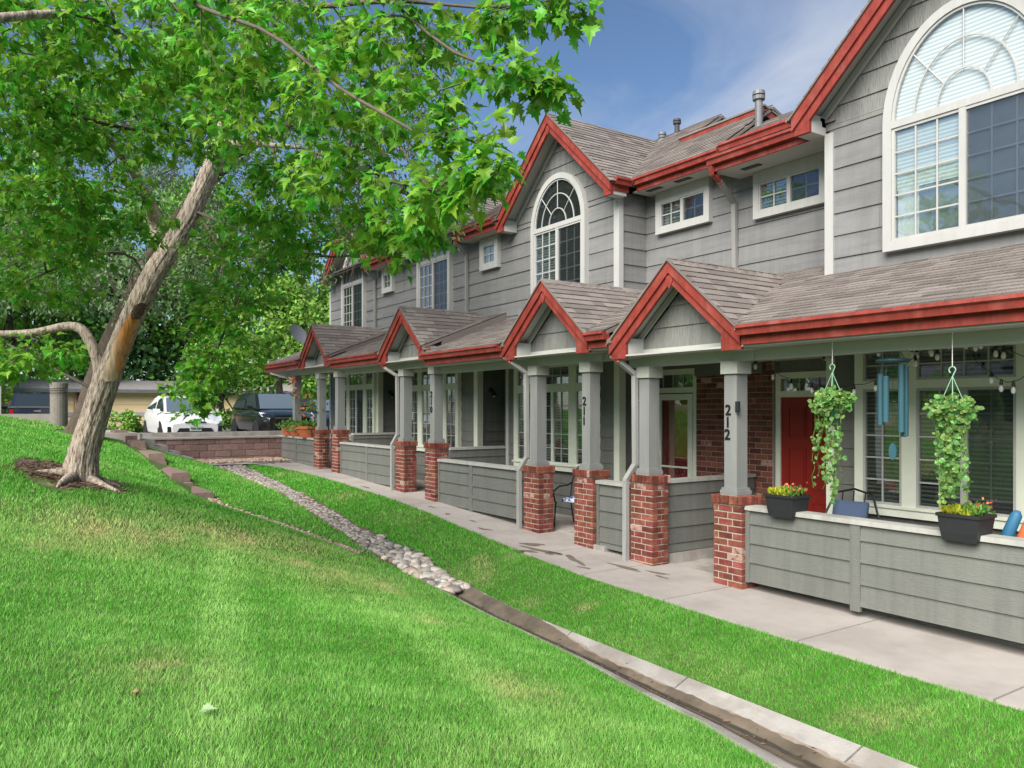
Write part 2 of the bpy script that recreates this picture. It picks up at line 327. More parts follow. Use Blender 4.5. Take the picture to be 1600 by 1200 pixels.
def zground(X, Y):
    X = np.asarray(X, float); Y = np.asarray(Y, float)
    yt = lerp_tab(X, T_YT); zt = lerp_tab(X, T_ZT); yl = np.maximum(lerp_tab(X, T_YL), yt+.02); yr = lerp_tab(X, T_YR); zr = lerp_tab(X, T_ZR)
    yw = lerp_tab(X, T_YW); zw = lerp_tab(X, T_ZW); k = lerp_tab(X, T_K)
    D = np.maximum(yt-Y, 0)
    z = zt + 5*k*(1-np.exp(-D/5))
    a = np.clip((Y-yt)/(yl-yt), 0, 1); z = np.where(Y > yt, zt+(zr-zt)*a, z)
    b = np.clip((Y-yr)/(yw-yr), 0, 1); b = b*b*(3-2*b)*.5+b*.5
    z = np.where(Y > yr, zr+(zw-.025-zr)*b, z)
    und = 0.02*np.sin(X*1.3+Y*.7)+0.015*np.sin(X*2.9-Y*2.1)
    z = z + np.where(Y < yt, und*np.clip(D, 0, 1), 0)
    return z
def zw(x): return float(lerp_tab(x, T_ZW))
def zg(x, y): return float(zground(x, y))
# ---------------------------------------------------------------- the setting: ground, lawn, walk, drain, car park
def sheet(name, xs, ys, zf, m):
    XX, YY = np.meshgrid(xs, ys, indexing='ij'); ZZ = zf(XX, YY); V = np.stack([XX, YY, ZZ], -1).reshape(-1, 3)
    ny = len(ys); i, j = np.meshgrid(np.arange(len(xs)-1), np.arange(ny-1), indexing='ij'); a = (i*ny+j).ravel()
    return np_mesh(name, V, np.stack([a, a+ny, a+ny+1, a+1], 1), m, smooth=True)
g = sheet('ground', np.linspace(-500, 300, 9), np.linspace(-400, 400, 9), lambda x, y: x*0-1.2, 'ground_far'); struct(g)
def lawn_z(X, Y):
    z = zground(X, Y); yl = lerp_tab(X, T_YL); yr = lerp_tab(X, T_YR)
    return np.where((X > -8.9) & (Y > yl+.04) & (Y < yr-.04), z-.16, z)
lawn = struct(sheet('lawn_ground', np.arange(-26, 4.01, .1), np.arange(-9, 6.97, .06), lawn_z, 'soil'))
lot = struct(sheet('parking_lot', np.linspace(-160, -24.25, 12), np.linspace(-70, 130, 12), lambda x, y: x*0+1.08, 'asphalt'))
walk = MB()
walk_root = struct(MB().box(-23.7, 3.9, 6.95, 7.8, -.5, -.45).build('sidewalk', 'concrete_joint'))
joints = [-24.0, -22.2, -20.4, -18.7, -17.0, -15.35, -13.7, -12.05, -10.6, -9.0, -7.75, -6.3, -4.55, -2.85, -1.2, .5, 2.2, 3.9]
for a, b in zip(joints[:-1], joints[1:]):
    g_ = 0.010; xs = np.linspace(a+g_, b-g_, 7); mb = MB(); n = len(xs)
    top = [(x, float(lerp_tab(x, T_YW)), zw(x)) for x in xs] + [(x, 7.72, zw(x)+.004) for x in xs]
    bot = [(p[0], p[1], p[2]-.14) for p in top]; fs = []
    for i in range(n-1):
        fs.append((i, i+1, n+i+1, n+i)); fs.append((2*n+i, i+2*n+n, i+1+3*n, 2*n+i+1)); fs.append((2*n+i, 2*n+i+1, i+1, i)); fs.append((n+i, n+i+1, 3*n+i+1, 3*n+i))
    fs += [(0, n, 3*n, 2*n), (n-1, 3*n-1, 4*n-1, 2*n-1)]
    mb.add(top+bot, fs); mb.build('slab', 'concrete', walk_root)
MB().box(-24.4, 3.9, 7.0, 7.7, -.3, -.17).build('joint_fill', 'concrete_joint', walk_root)
# landing by the retaining wall
MB().add([(-23.6,4.5,.66),(-21.9,4.62,.635),(-21.8,5.3,.635),(-21.9,6.3,.62),(-23.6,6.0,.64)], [(0,1,2,3,4)]).build('slab', 'concrete', walk_root)
# porch floors behind the openings
pf = struct(MB().box(-24.2, 1, 7.725, 9.75, -.6, -.08).build('porch_floor', 'concrete_old'))
for x0, x1, z in [(-24.1,-18.55,.5),(-18.5,-13.62,.36),(-13.55,-7.92,.15),(-7.75,1,.01)]:
    MB().box(x0, x1, 7.735, 9.72, z-.3, z).build('slab', 'concrete_old', pf)
MB().box(-7.95, -7.7, 7.75, 9.5, 0, .15).build('kerb', 'concrete_old', pf); MB().box(-7.6, -6.1, 8.75, 9.7, 0, .17).build('step', 'concrete_old', pf)
MB().box(-9.2, -8.62, 7.36, 7.6, .04, .15).build('step', 'concrete_old', pf)
# mud marks on the walk
def blob_mesh(cx, cy, rx, ry, ang, z, seed, n=22):
    rnd = random.Random(seed); ph = [rnd.uniform(0, 6.28) for _ in range(4)]; vs = [(cx, cy, z(cx, cy))]
    for k in range(n):
        a = 2*math.pi*k/n; r = 1+.25*math.sin(2*a+ph[0])+.2*math.sin(3*a+ph[1])+.12*math.sin(5*a+ph[2])
        px = rx*r*math.cos(a); py = ry*r*math.sin(a); x = cx+px*math.cos(ang)-py*math.sin(ang); y = cy+px*math.sin(ang)+py*math.cos(ang); vs.append((x, y, z(x, y)))
    return vs, [(0, 1+k, 1+(k+1) % n) for k in range(n)]
for i, (x, y, rx, ry, an) in enumerate([(-9.55,6.75,.2,.08,.5),(-9.15,6.62,.3,.07,.2),(-8.9,6.66,.12,.09,0),(-9.2,6.42,.13,.07,.6),(-8.45,6.68,.27,.06,-.3),(-7.75,6.98,.3,.05,.1),(-7.3,7.12,.2,.035,.2),(-7.1,7.0,.1,.03,0),(-10.9,6.75,.12,.05,.3),(-11.6,6.95,.1,.03,.1),(-13.2,7.0,.14,.03,.2),(-12.4,6.9,.07,.05,0),(-16.2,6.95,.2,.04,.1),(-8.0,6.5,.08,.03,.4)]):
    vs, fs = blob_mesh(x, y, rx, ry, an, lambda a, b: zw(a)+.0055, i); MB().add(vs, fs).build('mud_mark', 'dry_mud', walk_root)
# concrete drain pan in sections
pan = struct(MB().box(-8.7, 3.5, 4.62, 4.95, -.5, -.42).build('drain_pan', 'concrete_joint'))
pj = [-8.72, -6.35, -4.72, -3.1, -1.4, .4, 2.2, 3.8]
def pan_row(x, t):   # t 0..1 across from the lawn edge to the strip edge
    yl = float(lerp_tab(x, T_YL))-.02; yr = float(lerp_tab(x, T_YR))+.02; z = float(lerp_tab(x, T_ZR))
    prof = np.interp(t, [0, .2, .36, .48, .56, .74, 1], [.045, .015, -.03, -.05, -.042, .0, .055]); return (x, yl+(yr-yl)*t, z+float(prof))
for a, b in zip(pj[:-1], pj[1:]):
    mb = MB(); xs = np.linspace(a+.008, b-.008, 9); ts = np.linspace(0, 1, 13); vs = [pan_row(x, t) for x in xs for t in ts]; n = len(ts); fs = []
    for i in range(len(xs)-1):
        for j in range(n-1): fs.append((i*n+j, (i+1)*n+j, (i+1)*n+j+1, i*n+j+1))
    o = len(vs); vs += [(v[0], v[1], v[2]-.2) for v in vs]
    for i in range(len(xs)-1): fs += [(i*n, o+i*n, o+(i+1)*n, (i+1)*n), (i*n+n-1, (i+1)*n+n-1, o+(i+1)*n+n-1, o+i*n+n-1)]
    for i in (0, len(xs)-1):
        for j in range(n-1): fs.append((i*n+j, i*n+j+1, o+i*n+j+1, o+i*n+j))
    mb.add(vs, fs).build('pan_section', 'concrete_old', pan)
def pan_strip(name, m, t0f, t1f, x0, x1, dz, n=70, k=5):
    vs = []; fs = []
    for i in range(n+1):
        x = x0+(x1-x0)*i/n; a, b = t0f(x), t1f(x)
        for j in range(k+1):
            p = pan_row(x, a+(b-a)*j/k); vs.append((p[0], p[1], p[2]+dz))
    for i in range(n):
        for j in range(k): q = i*(k+1)+j; fs.append((q, q+k+1, q+k+2, q+1))
    return MB().add(vs, fs).build(name, m, pan, smooth=True)
wob = lambda x, s: .03*math.sin(x*3.1+s)+.022*math.sin(x*7.7+s*2)+.012*math.sin(x*17+s)
pan_dark = mat('silt_line', (.055, .048, .036), .5, noise=.3, nscale=10, spec=.5)
mat('damp_margin', (.25, .205, .165), .8, noise=.25, nscale=8)
wob2 = lambda x, s: .014*math.sin(x*2.1+s)+.010*math.sin(x*9.7+s*2)+.010*math.sin(x*23+s)+.007*math.sin(x*51+s*3)
pan_strip('wet_stain', 'wet_stain', lambda x: max(.015, .25+wob2(x, 1)-.2*max(0, min(1, (-x-5.6)/1.6))), lambda x: min(.985, .69+wob2(x, 4)+.30*max(0, min(1, (-x-5.9)/1.0))), -8.7, 3.4, .0045, 220, 36)
pan_strip('damp_margin', 'damp_margin', lambda x: max(.012, .235+wob2(x, 5)-.19*max(0, min(1, (-x-5.6)/1.6))), lambda x: min(.988, .72+wob2(x, 8)+.26*max(0, min(1, (-x-5.9)/1.0))), -8.7, 3.4, .002, 220, 36)
pan_strip('silt_line', 'silt_line', lambda x: .47+.5*wob2(x, 2), lambda x: .535+.5*wob2(x, 3), -8.6, 3.4, .0065, 220, 6)
_sr = random.Random(4); _sm = MB()
for i in range(240):
    x = _sr.uniform(-8.6, 2.5); t = min(.97, max(.03, _sr.gauss(.46, .13))); p0 = pan_row(x, t); l_ = _sr.uniform(.006, .028); a = _sr.uniform(0, 6.28); w_ = l_*_sr.uniform(.2, .6); c0, s0 = math.cos(a), math.sin(a)
    _sm.add([(p0[0]-c0*l_, p0[1]-s0*l_, p0[2]+.007), (p0[0]+s0*w_, p0[1]-c0*w_, p0[2]+.012), (p0[0]+c0*l_, p0[1]+s0*l_, p0[2]+.009), (p0[0]-s0*w_, p0[1]+c0*w_, p0[2]+.015)], [(0, 1, 2, 3)])
stuff(_sm.build('silt_litter', 'mulch', pan))
# swale: dirt under the river rocks, rocks, gravel edge
def zrock(x, y): return zg(x, y)
bed = struct(sheet('rock_bed', np.arange(-23.2, -8.55, .12), np.linspace(0, 1, 9), lambda a, b: a*0, 'dirt'))
co = []
for x in np.arange(-23.2, -8.55, .12):
    yl = float(lerp_tab(x, T_YL)); yr = float(lerp_tab(x, T_YR)); 
    for t in np.linspace(0, 1, 9):
        y = yl-.05+wob(x, 2)+(yr-yl+.14)*t; co.append((x, y, zg(x, y)+.008+(.012 if 0 < t < 1 else -.02)))
bed.data.vertices.foreach_set('co', np.array(co, np.float32).ravel()); bed.data.update()
import bmesh
def rock_mesh(seed):
    rnd = random.Random(seed); bm = bmesh.new(); bmesh.ops.create_icosphere(bm, subdivisions=2, radius=1)
    d = [Vector((rnd.uniform(-1, 1), rnd.uniform(-1, 1), rnd.uniform(-1, 1))).normalized() for _ in range(5)]; am = [rnd.uniform(-.16, .12) for _ in d]
    for v in bm.verts:
        n = v.co.normalized(); v.co = n*(1+sum(a*max(0, n.dot(q))**2 for a, q in zip(am, d)))
    me = bpy.data.meshes.new('rock_mesh_%d' % seed); bm.to_mesh(me); bm.free(); me.materials.append(M['river_rock%d' % (0, 1, 2, 0, 3, 1, 0, 2)[seed]])
    me.polygons.foreach_set('use_smooth', [True]*len(me.polygons)); return me
ROCKS = [rock_mesh(s) for s in range(8)]
rr = random.Random(3); rocks = []
for i in range(4200):
    u = rr.random(); x = -8.62-14.3*u**1.55; yl = float(lerp_tab(x, T_YL)); yr = float(lerp_tab(x, T_YR)); t = rr.random()
    near = x > -11.8
    if -16.5 < x < -11.6 and t > .5 and rr.random() < .55: continue
    y = yl+.02+(yr-yl-.02)*t+wob(x, 2)*.7; s = (.038+.055*rr.random()**1.5) if near else rr.uniform(.026, .055)
    if near and any((x-q[0])**2+(y-q[1])**2 < (.80*(s+q[3]))**2 for q in rocks[-400:] if True): 
        if rr.random() < .93: continue
    rocks.append((x, y, zg(x, y)+s*.12+(rr.uniform(0, .035) if near else 0), s))
rocks.sort(key=lambda q: -q[0])
RV = []; RF = []
base = MB(); 
icv = np.array([v.co[:] for v in ROCKS[0].vertices]); 
bm = bmesh.new(); bmesh.ops.create_icosphere(bm, subdivisions=1, radius=1); lowv = np.array([v.co[:] for v in bm.verts]); lowf = np.array([[v.index for v in f.verts] for f in bm.faces]); bm.free()
for i, (x, y, z, s) in enumerate(rocks):
    an = rr.uniform(0, 6.28); sc = (s*rr.uniform(1.0, 1.55), s*rr.uniform(.75, 1.05), s*rr.uniform(.5, .75))
    rot = Matrix.Rotation(an, 3, 'Z') @ Matrix.Rotation(rr.uniform(-.3, .3), 3, 'X')
    if i < 285: place('stone', ROCKS[i % 8], bed, (x, y, z), sc, rot)
    else:
        q = (lowv*np.array(sc)*np.random.uniform(.85, 1.12, (len(lowv), 1))) @ np.array(rot).T + np.array((x, y, z)); RF.append(lowf+len(RV)*len(lowv)); RV.append(q)
mat('river_rock_far', (0.27, 0.245, 0.22), 0.8, vary=0.45, rand='island', hue=0.025, noise=0.1, nscale=22)
stuff(np_mesh('far_stones', np.concatenate(RV), np.concatenate(RF), 'river_rock_far', bed, smooth=True))
# thin gravel edge between the lawn and the swale, pebbles below the retaining wall
def pebbles(name, pts, smin, smax, m='pebble'):
    V = []; F = []
    for i, (x, y, z) in enumerate(pts):
        s = rr.uniform(smin, smax); q = lowv[:]*np.array((s*rr.uniform(.8, 1.4), s, s*.6))+np.array((x, y, z+s*.2)); F.append(lowf+i*len(lowv)); V.append(q)
    return np_mesh(name, np.concatenate(V), np.concatenate(F), m, smooth=True)
pp = []
for i in range(900):
    x = rr.uniform(-15.4, -10.9); y = float(lerp_tab(x, T_YT))+.04+rr.gauss(0, .05); pp.append((x, y, zg(x, y)+.012))
stuff(pebbles('gravel_edge', pp, .016, .045), 'pale gravel edging curving along the foot of the lawn slope', 'gravel')
pp = []
for i in range(1500):
    x = rr.uniform(-23.6, -22.2); y = rr.uniform(4.7, 7.3); 
    if rr.random() > (-22.2-x)/1.2+.15: continue
    pp.append((x, y, .655))
stuff(pebbles('pebble_bed', pp, .02, .05), 'pinkish pebbles spread below the retaining wall', 'gravel')
# retaining wall of split blocks
rw = thing('retaining_wall', 'long low retaining wall of reddish brown split-face blocks below the car park', 'wall', (-23.75, 5.8, .6))
BLK = chamfer_box('block', 5)
MB().box(-24.05, -23.68, 3.65, 7.75, .5, 1.27).build('wall_core', 'block', rw)
rotX = Matrix.Rotation(R(90), 3, 'Z')
for cidx in range(4):
    y = 3.5-(.22 if cidx % 2 else 0); z0 = .55+cidx*.185
    while y < 7.6:
        ln = .44; y0 = max(y, 3.6); y1 = min(y+ln, 7.75)
        if y1-y0 > .06: place('block', BLK, rw, (-23.60-rr.uniform(0, .02)-cidx*.012, y0+.004, z0+.004), (y1-y0-.008, .14, .177), rotX)
        y += ln
MB().box(-24.12, -23.6, 3.6, 7.75, 1.272, 1.318).build('cap', 'concrete', rw)
kerb = struct(MB().box(-24.4, -24.13, 2.6, 14, .9, 1.45).build('kerb', 'concrete_old'))
struct(MB().box(-26.25, -26.02, -20, 1.9, .9, 1.99).build('kerb', 'concrete'))
struct(MB().box(-26.0, -22.6, 1.9, 3.3, .6, 1.50).build('landing', 'concrete'))
st = thing('concrete_steps', 'pale concrete steps climbing beside the block retaining wall', 'steps', (-23, 4, .6))
for y0, y1, z in [(4.28,4.62,.82),(3.98,4.28,.99),(3.66,3.98,1.16),(3.36,3.66,1.33),(3.305,3.36,1.49)]:
    MB().box(-23.58, -22.35, min(y0, 3.3), y1, z-.172, z).build('step', 'concrete_old', st)
# landscape block edging stepping down the slope
ed = thing('block_edging', 'row of brown landscape blocks stepping down beside the lawn', 'edging', (-17, 3.4, .4))
for x0, x1, y0, y1, z0, z1 in [(-17.15,-15.15,3.12,3.5,.40,.585),(-15.62,-14.98,3.16,3.54,.24,.398),(-15.1,-14.45,3.1,3.48,.1,.40),(-17.3,-16.75,3.12,3.5,.42,.60),(-19.2,-16.82,3.05,3.42,.66,.85),(-17.35,-16.6,3.1,3.45,.48,.655),
                               (-20.9,-19.2,3.0,3.36,.95,1.13),(-19.7,-19.05,3.02,3.38,.74,.945),(-22.2,-21.3,2.95,3.28,1.18,1.34),(-21.9,-21.25,2.97,3.3,1.0,1.175),(-23.6,-22.9,2.75,3.1,1.4,1.57),(-22.3,-22.0,2.9,3.2,1.2,1.45)]:
    MB().add(*(lambda e: ([(x0+.01,y0,z0),(x1,y0+.01,z0),(x1-e,y1,z0),(x0,y1-e,z0),(x0+.015,y0+.015,z1),(x1-.015,y0+.02,z1-e),(x1-.02,y1-.015,z1),(x0+.02,y1-.02,z1-e)], _bx.f))(rr.uniform(0, .012))).build('block', 'timber', ed)
# ---------------------------------------------------------------- townhouses
YB, YR, YD, YP, YE = 9.0, 9.62, 9.70, 7.34, 7.03      # front wall, recessed wall, door wall, pillar face, porch eave
SL = 0.39
UN = {}
def U(n, label): UN[n] = thing('townhouse', label, 'townhouse', {212: (-3, 9, 0), 211: (-11, 9, .1), 210: (-16, 9, .3), 209: (-21, 9, .5)}[n], 'townhouses in the row'); return UN[n]
U(212, 'nearest grey townhouse, red front door, wide porch with hanging plants, numbered 212')
U(211, 'grey townhouse with a glazed storm door and tall arched upper window, numbered 211')
U(210, 'grey townhouse half hidden by leaves, porch post numbered 210')
U(209, 'farthest grey townhouse at the end of the row beside the car park')
DZ = {212: 0, 211: .11, 210: .23, 209: .34}
_brd = random.Random(21)
def boards(parent, x0, x1, z0, z1, y, h=.285, kind='siding', name='siding_board', phase=0.0):
    z = math.floor((z0-.06)/h)*h+.06
    while z < z1-.02:
        a = max(z, z0); b = min(z+h, z1)
        if b-a < .02: z += h; continue
        cuts = [x0, x1]
        if x1-x0 > 2.2:
            q = x0+_brd.uniform(.5, 2.6)
            while q < x1-.4: cuts.insert(-1, q); q += _brd.uniform(2.2, 3.7)
        for xa, xb in zip(cuts[:-1], cuts[1:]): place(name, LAP[kind], parent, (xa+.0015, y+_brd.uniform(-.0015, .0015), a), (xb-xa-.003, _brd.uniform(.92, 1.08), (b-a)+.004))
        z += h
rotR = Matrix.Rotation(R(90), 3, 'Z')    # turns a board's face from -Y to +X
def boards_x(parent, x, y0, y1, z0, z1, h=.285, kind='siding', phase=0.0):
    z = math.floor((z0-.06)/h)*h+.06
    while z < z1-.02:
        a = max(z, z0); b = min(z+h, z1)
        if b-a < .02: z += h; continue
        place('siding_board', LAP[kind], parent, (x, y0, a), (y1-y0, 1, (b-a)+.004), rotR); z += h
def tri_boards(parent, xc, half, zb, pitch, y, h, kind, z_base=None):
    # gable end courses, clipped under a roof of slope pitch
    z = zb
    while True:
        w0 = half-(z-zb)/pitch; w1 = half-(z+h-zb)/pitch
        if w0 < .03: break
        t = min(h, (w0)*pitch); w1 = max(w1, 0.0)
        vs = [(xc-w0,y-.022,z),(xc+w0,y-.022,z),(xc+w0,y+.012,z),(xc-w0,y+.012,z),(xc-w1,y-.004,z+t),(xc+w1,y-.004,z+t),(xc+w1,y+.012,z+t),(xc-w1,y+.012,z+t)]
        MB().add(vs, _bx.f).build('siding_board', kind, parent); z += h
SHQ = {n: [] for n in UN}
def shingles(unit_n, roof, o, ud, vd, ul, vl, keep=None, ex=.128, w=.30, seed=0):
    o = Vector(o); ud = Vector(ud).normalized(); vd = Vector(vd).normalized(); nd = ud.cross(vd)
    if nd.z < 0: nd = -nd
    rot = Matrix((ud, vd, nd)).transposed(); rnd = random.Random(seed); v = -.02; row = 0
    while v < vl:
        u = -rnd.uniform(0, w)
        while u < ul:
            ww = w*rnd.uniform(.72, 1.25); a = max(u, 0); b = min(u+ww, ul)
            if b-a > .04:
                p = o+ud*a+vd*v+nd*.004; mid = o+ud*(a+b)/2+vd*(v+ex/2)
                if keep is None or keep(mid): SHQ[unit_n].append((roof, p, (b-a-.006, max(.02, min(ex*1.3, vl+.008-v)), .016+rnd.uniform(0, .007)), rot))
            u += ww
        v += ex; row += 1
def flush_shingles(n):
    q = SHQ[n]; camp = Vector((0, 0, CZ)); q.sort(key=lambda t: (t[1]-camp).length+(60 if t[1].x > -2.8 else 0)+(40 if not t[0].name.startswith('porch_roof') else 0))
    lim = 290
    for roof, p, sc, rot in q[:lim]: place('shingle', SHM, roof, p, sc, rot)
    rest = q[lim:]
    if rest:
        sv = np.array(SH_V); sf = np.array(_bx.f); V = []; F = []
        for i, (roof, p, sc, rot) in enumerate(rest):
            V.append((sv*np.array(sc)) @ np.array(rot).T+np.array(p)); F.append(sf+8*i)
        stuff(np_mesh('shingle_field', np.concatenate(V), np.concatenate(F), 'shingle_field', rest[0][0]))
def slab(mb, a, b, c_, d, t):
    # sheet a,b,c,d (upper face) thickened downwards
    A = [Vector(p) for p in (a, b, c_, d)]; B = [p-Vector((0, 0, t)) for p in A]
    mb.add(A+B, [(0,1,2,3),(7,6,5,4),(0,4,5,1),(1,5,6,2),(2,6,7,3),(3,7,4,0)])
GUT = [(0,0),(-.105,0),(-.115,-.035),(-.085,-.055),(-.075,-.115),(0,-.115)]
def gutter_x(parent, x0, x1, y, z, face=.13):
    # gutter hung on a fascia board along X; y is the fascia front
    MB().prism([(y+p[0], z+p[1]) for p in GUT], 'x', x0, x1).build('gutter', 'red_trim', parent)
    MB().box(x0, x1, y+.002, y+.03, z-.115-face, z+.02).build('fascia', 'red_trim', parent)
def gutter_y(parent, x, y0, y1, z, sgn, face=.13):
    MB().prism([(x-sgn*p[0], z+p[1]) for p in GUT], 'y', y0, y1).build('gutter', 'red_trim', parent)
    MB().box(min(x-.03*sgn, x), max(x-.03*sgn, x), y0, y1, z-.115-face, z+.02).build('fascia', 'red_trim', parent)
def rake(parent, xg, half, zp, pitch, y, wid=.23, thick=.035, foot=.30, footh=.27, sides=(-1, 1)):
    # red barge boards of a gable, apex (xg, zp); layered, with a square foot
    k = math.sqrt(1+pitch*pitch)
    for s in sides:
        def P(d, dn): return (xg+s*d, zp-pitch*d-dn)
        MB().prism([P(0, 0), P(half, 0), P(half, wid*k*.62), P(0, wid*k*.62)], 'y', y-.03, y+thick).build('barge_board', 'red_trim', parent)
        MB().prism([P(0, wid*k*.62-.002), P(half-.02, wid*k*.62-.002), P(half-.14, wid*k*1.12), P(0, wid*k*1.12)], 'y', y+.002, y+thick+.012).build('barge_board', 'red_trim', parent)
        zb = zp-pitch*half-wid*k*.62-.06
        d0 = half-foot
        MB().prism([(xg+s*half, zp-pitch*half-wid*k*.5), (xg+s*(half-.01), zb), (xg+s*d0, zb), (xg+s*d0, zp-pitch*d0-wid*k*1.0)], 'y', y+.005, y+thick+.02).build('barge_foot', 'red_trim', parent)
        MB().box(*sorted((xg+s*(half-.02), xg+s*(d0))), y+thick+.021, y+.36, zb+.01, zb+footh).build('soffit_return', 'soffit', parent)
    a = wid*k*.62
    MB().prism([(xg-.055, zp-a-.03), (xg+.055, zp-a-.03), (xg+.06, zp-a-.1), (xg, zp-a*1.75-.09), (xg-.06, zp-a-.1)], 'y', y-.012, y+.002).build('apex_block', 'red_trim', parent)
    mb = MB()
    for s in (-1, 1): mb.prism([(xg, zp), (xg+s*(half+.03), zp-pitch*(half+.03)), (xg+s*(half+.03), zp-pitch*(half+.03)+.022), (xg, zp+.022)], 'y', y-.055, y+.01)
    mb.build('drip_edge', 'roof_deck', parent)
# --- porch roofs
PG = {212: (-7.04, 1.12, 4.0), 211: (-9.72, 1.10, 4.11), 210: (-14.68, 1.06, 4.23), 209: (-19.92, 1.06, 4.34)}
PX = {212: (-8.18, 1.0), 211: (-13.62, -8.18), 210: (-18.62, -13.62), 209: (-24.1, -18.62)}
ROOF = {}
GP = .86
for n, h in UN.items():
    x0, x1 = PX[n]; xg, hf, zp = PG[n]; ze = zp-GP*(hf-.02)+.02; yt = YR+.02
    zt = ze+SL*(yt-YE); rf = MB(); fl, fr = xg-hf+.06, xg+hf-.06
    yi = 7.46; zi = ze+SL*(yi-YE)
    for a, b in ((x0, fl), (fr, x1)):
        if b-a > .03: slab(rf, (a, YE, ze), (b, YE, ze), (b, yi, zi), (a, yi, zi), .05)
    slab(rf, (x0, yi, zi), (x1, yi, zi), (x1, yt, zt), (x0, yt, zt), .2)
    # cross gable, run back until it dies into the slope
    yg = 7.08; yb_ = min(yt, YE+(zp-ze)/SL+.1)
    for s in (-1, 1): slab(rf, (xg, yg, zp), (xg+s*(hf+.02), yg, zp-GP*(hf+.02)), (xg+s*(hf+.02), yb_-.9, zp-GP*(hf+.02)), (xg, yb_, zp), .045)
    roof = rf.build('porch_roof', 'roof_deck', h); ROOF[n] = roof
    rake(h, xg, hf, zp-.02, GP, yg, wid=.185)
    vs_ = Vector((0, 1, SL)).normalized(); cl = math.sqrt(1+SL*SL)
    yw_ = lambda p: YR if -10.13 < p.x < -6.1 else YB
    def keep(p, xg=xg, zp=zp, ze=ze, yw_=yw_):
        return p.y < yw_(p)+.05 and not (zp-GP*abs(p.x-xg) > p.z+.03 and abs(p.x-xg) < 1.2)
    shingles(n, roof, (x0+.01, YE-.03, ze), (1, 0, 0), vs_, x1-x0-.02, (yt-YE)*cl, keep, seed=n)
    ks = math.sqrt(1+GP*GP)
    for s in (1, -1):
        up = Vector((-s, 0, GP)).normalized()
        def keep2(p, s=s, ze=ze): return p.z > ze+SL*(p.y-YE)-.05
        shingles(n, roof, (xg+s*(hf+.05), yg-.05, zp-GP*(hf+.05)), (0, 1, 0), up, yb_-yg+.05, (hf+.05)*ks-.02, keep2, seed=n+s)
    # ridge caps
    yy = yg-.05; rn = random.Random(n)
    while yy < min(yb_, YB if not (-10.13 < xg < -6.1) else YR):
        for s in (1, -1):
            rot = Matrix((Vector((s, 0, -GP)).normalized(), Vector((0, s, 0)), Vector((s*GP, 0, 1)).normalized() if s > 0 else Vector((-GP, 0, 1)).normalized())).transposed()
            if s > 0: SHQ[n].append((roof, Vector((xg-.004, yy, zp+.012)), (.165, .20, .014), rot))
        yy += .15
    # eaves
    for a, b in ((x0, xg-hf-.02), (xg+hf+.02, x1)):
        if b-a > .05: gutter_x(h, a+.003, b-.003, YE+.02, ze-.005, .10)
    gutter_y(h, xg+hf+.005, yg+.04, YE+.02 if YE+.02 > yg+.05 else yg+.05, ze-.02, 1, .10)
    # beam and ceiling
    zc_ = ze-.24
    MB().box(x0+.002, x1-.002, 7.09, 9.7, zc_, zc_+.02).build('porch_ceiling', 'soffit', h)
    MB().box(x0+.004, x1-.004, 7.44, 7.6, zc_-.13, zc_-.002).build('porch_beam', 'porch_trim', h)
    # gable end: frieze and courses
    gw = hf-.1; 
    MB().box(xg-gw, xg+gw, 7.405, 7.45, zc_-.135, zc_+.10).build('gable_frieze', 'porch_trim', h)
    tri_boards(h, xg, gw-.06, zc_+.10, GP, 7.432, .27, 'shake')
    sf = MB()
    for s in (-1, 1): slab(sf, (xg, yg+.04, zp-.07), (xg+s*gw, yg+.04, zp-.07-GP*gw), (xg+s*gw, 7.45, zp-.07-GP*gw), (xg, 7.45, zp-.07), .02)
    sf.build('soffit', 'soffit', h)
    tr = MB()
    for s in (-1, 1): tr.prism([(xg, zp-.12), (xg+s*gw, zp-.12-GP*gw), (xg+s*gw, zp-.22-GP*gw), (xg, zp-.22)], 'y', 7.385, 7.404)
    tr.build('gable_trim', 'porch_trim', h)
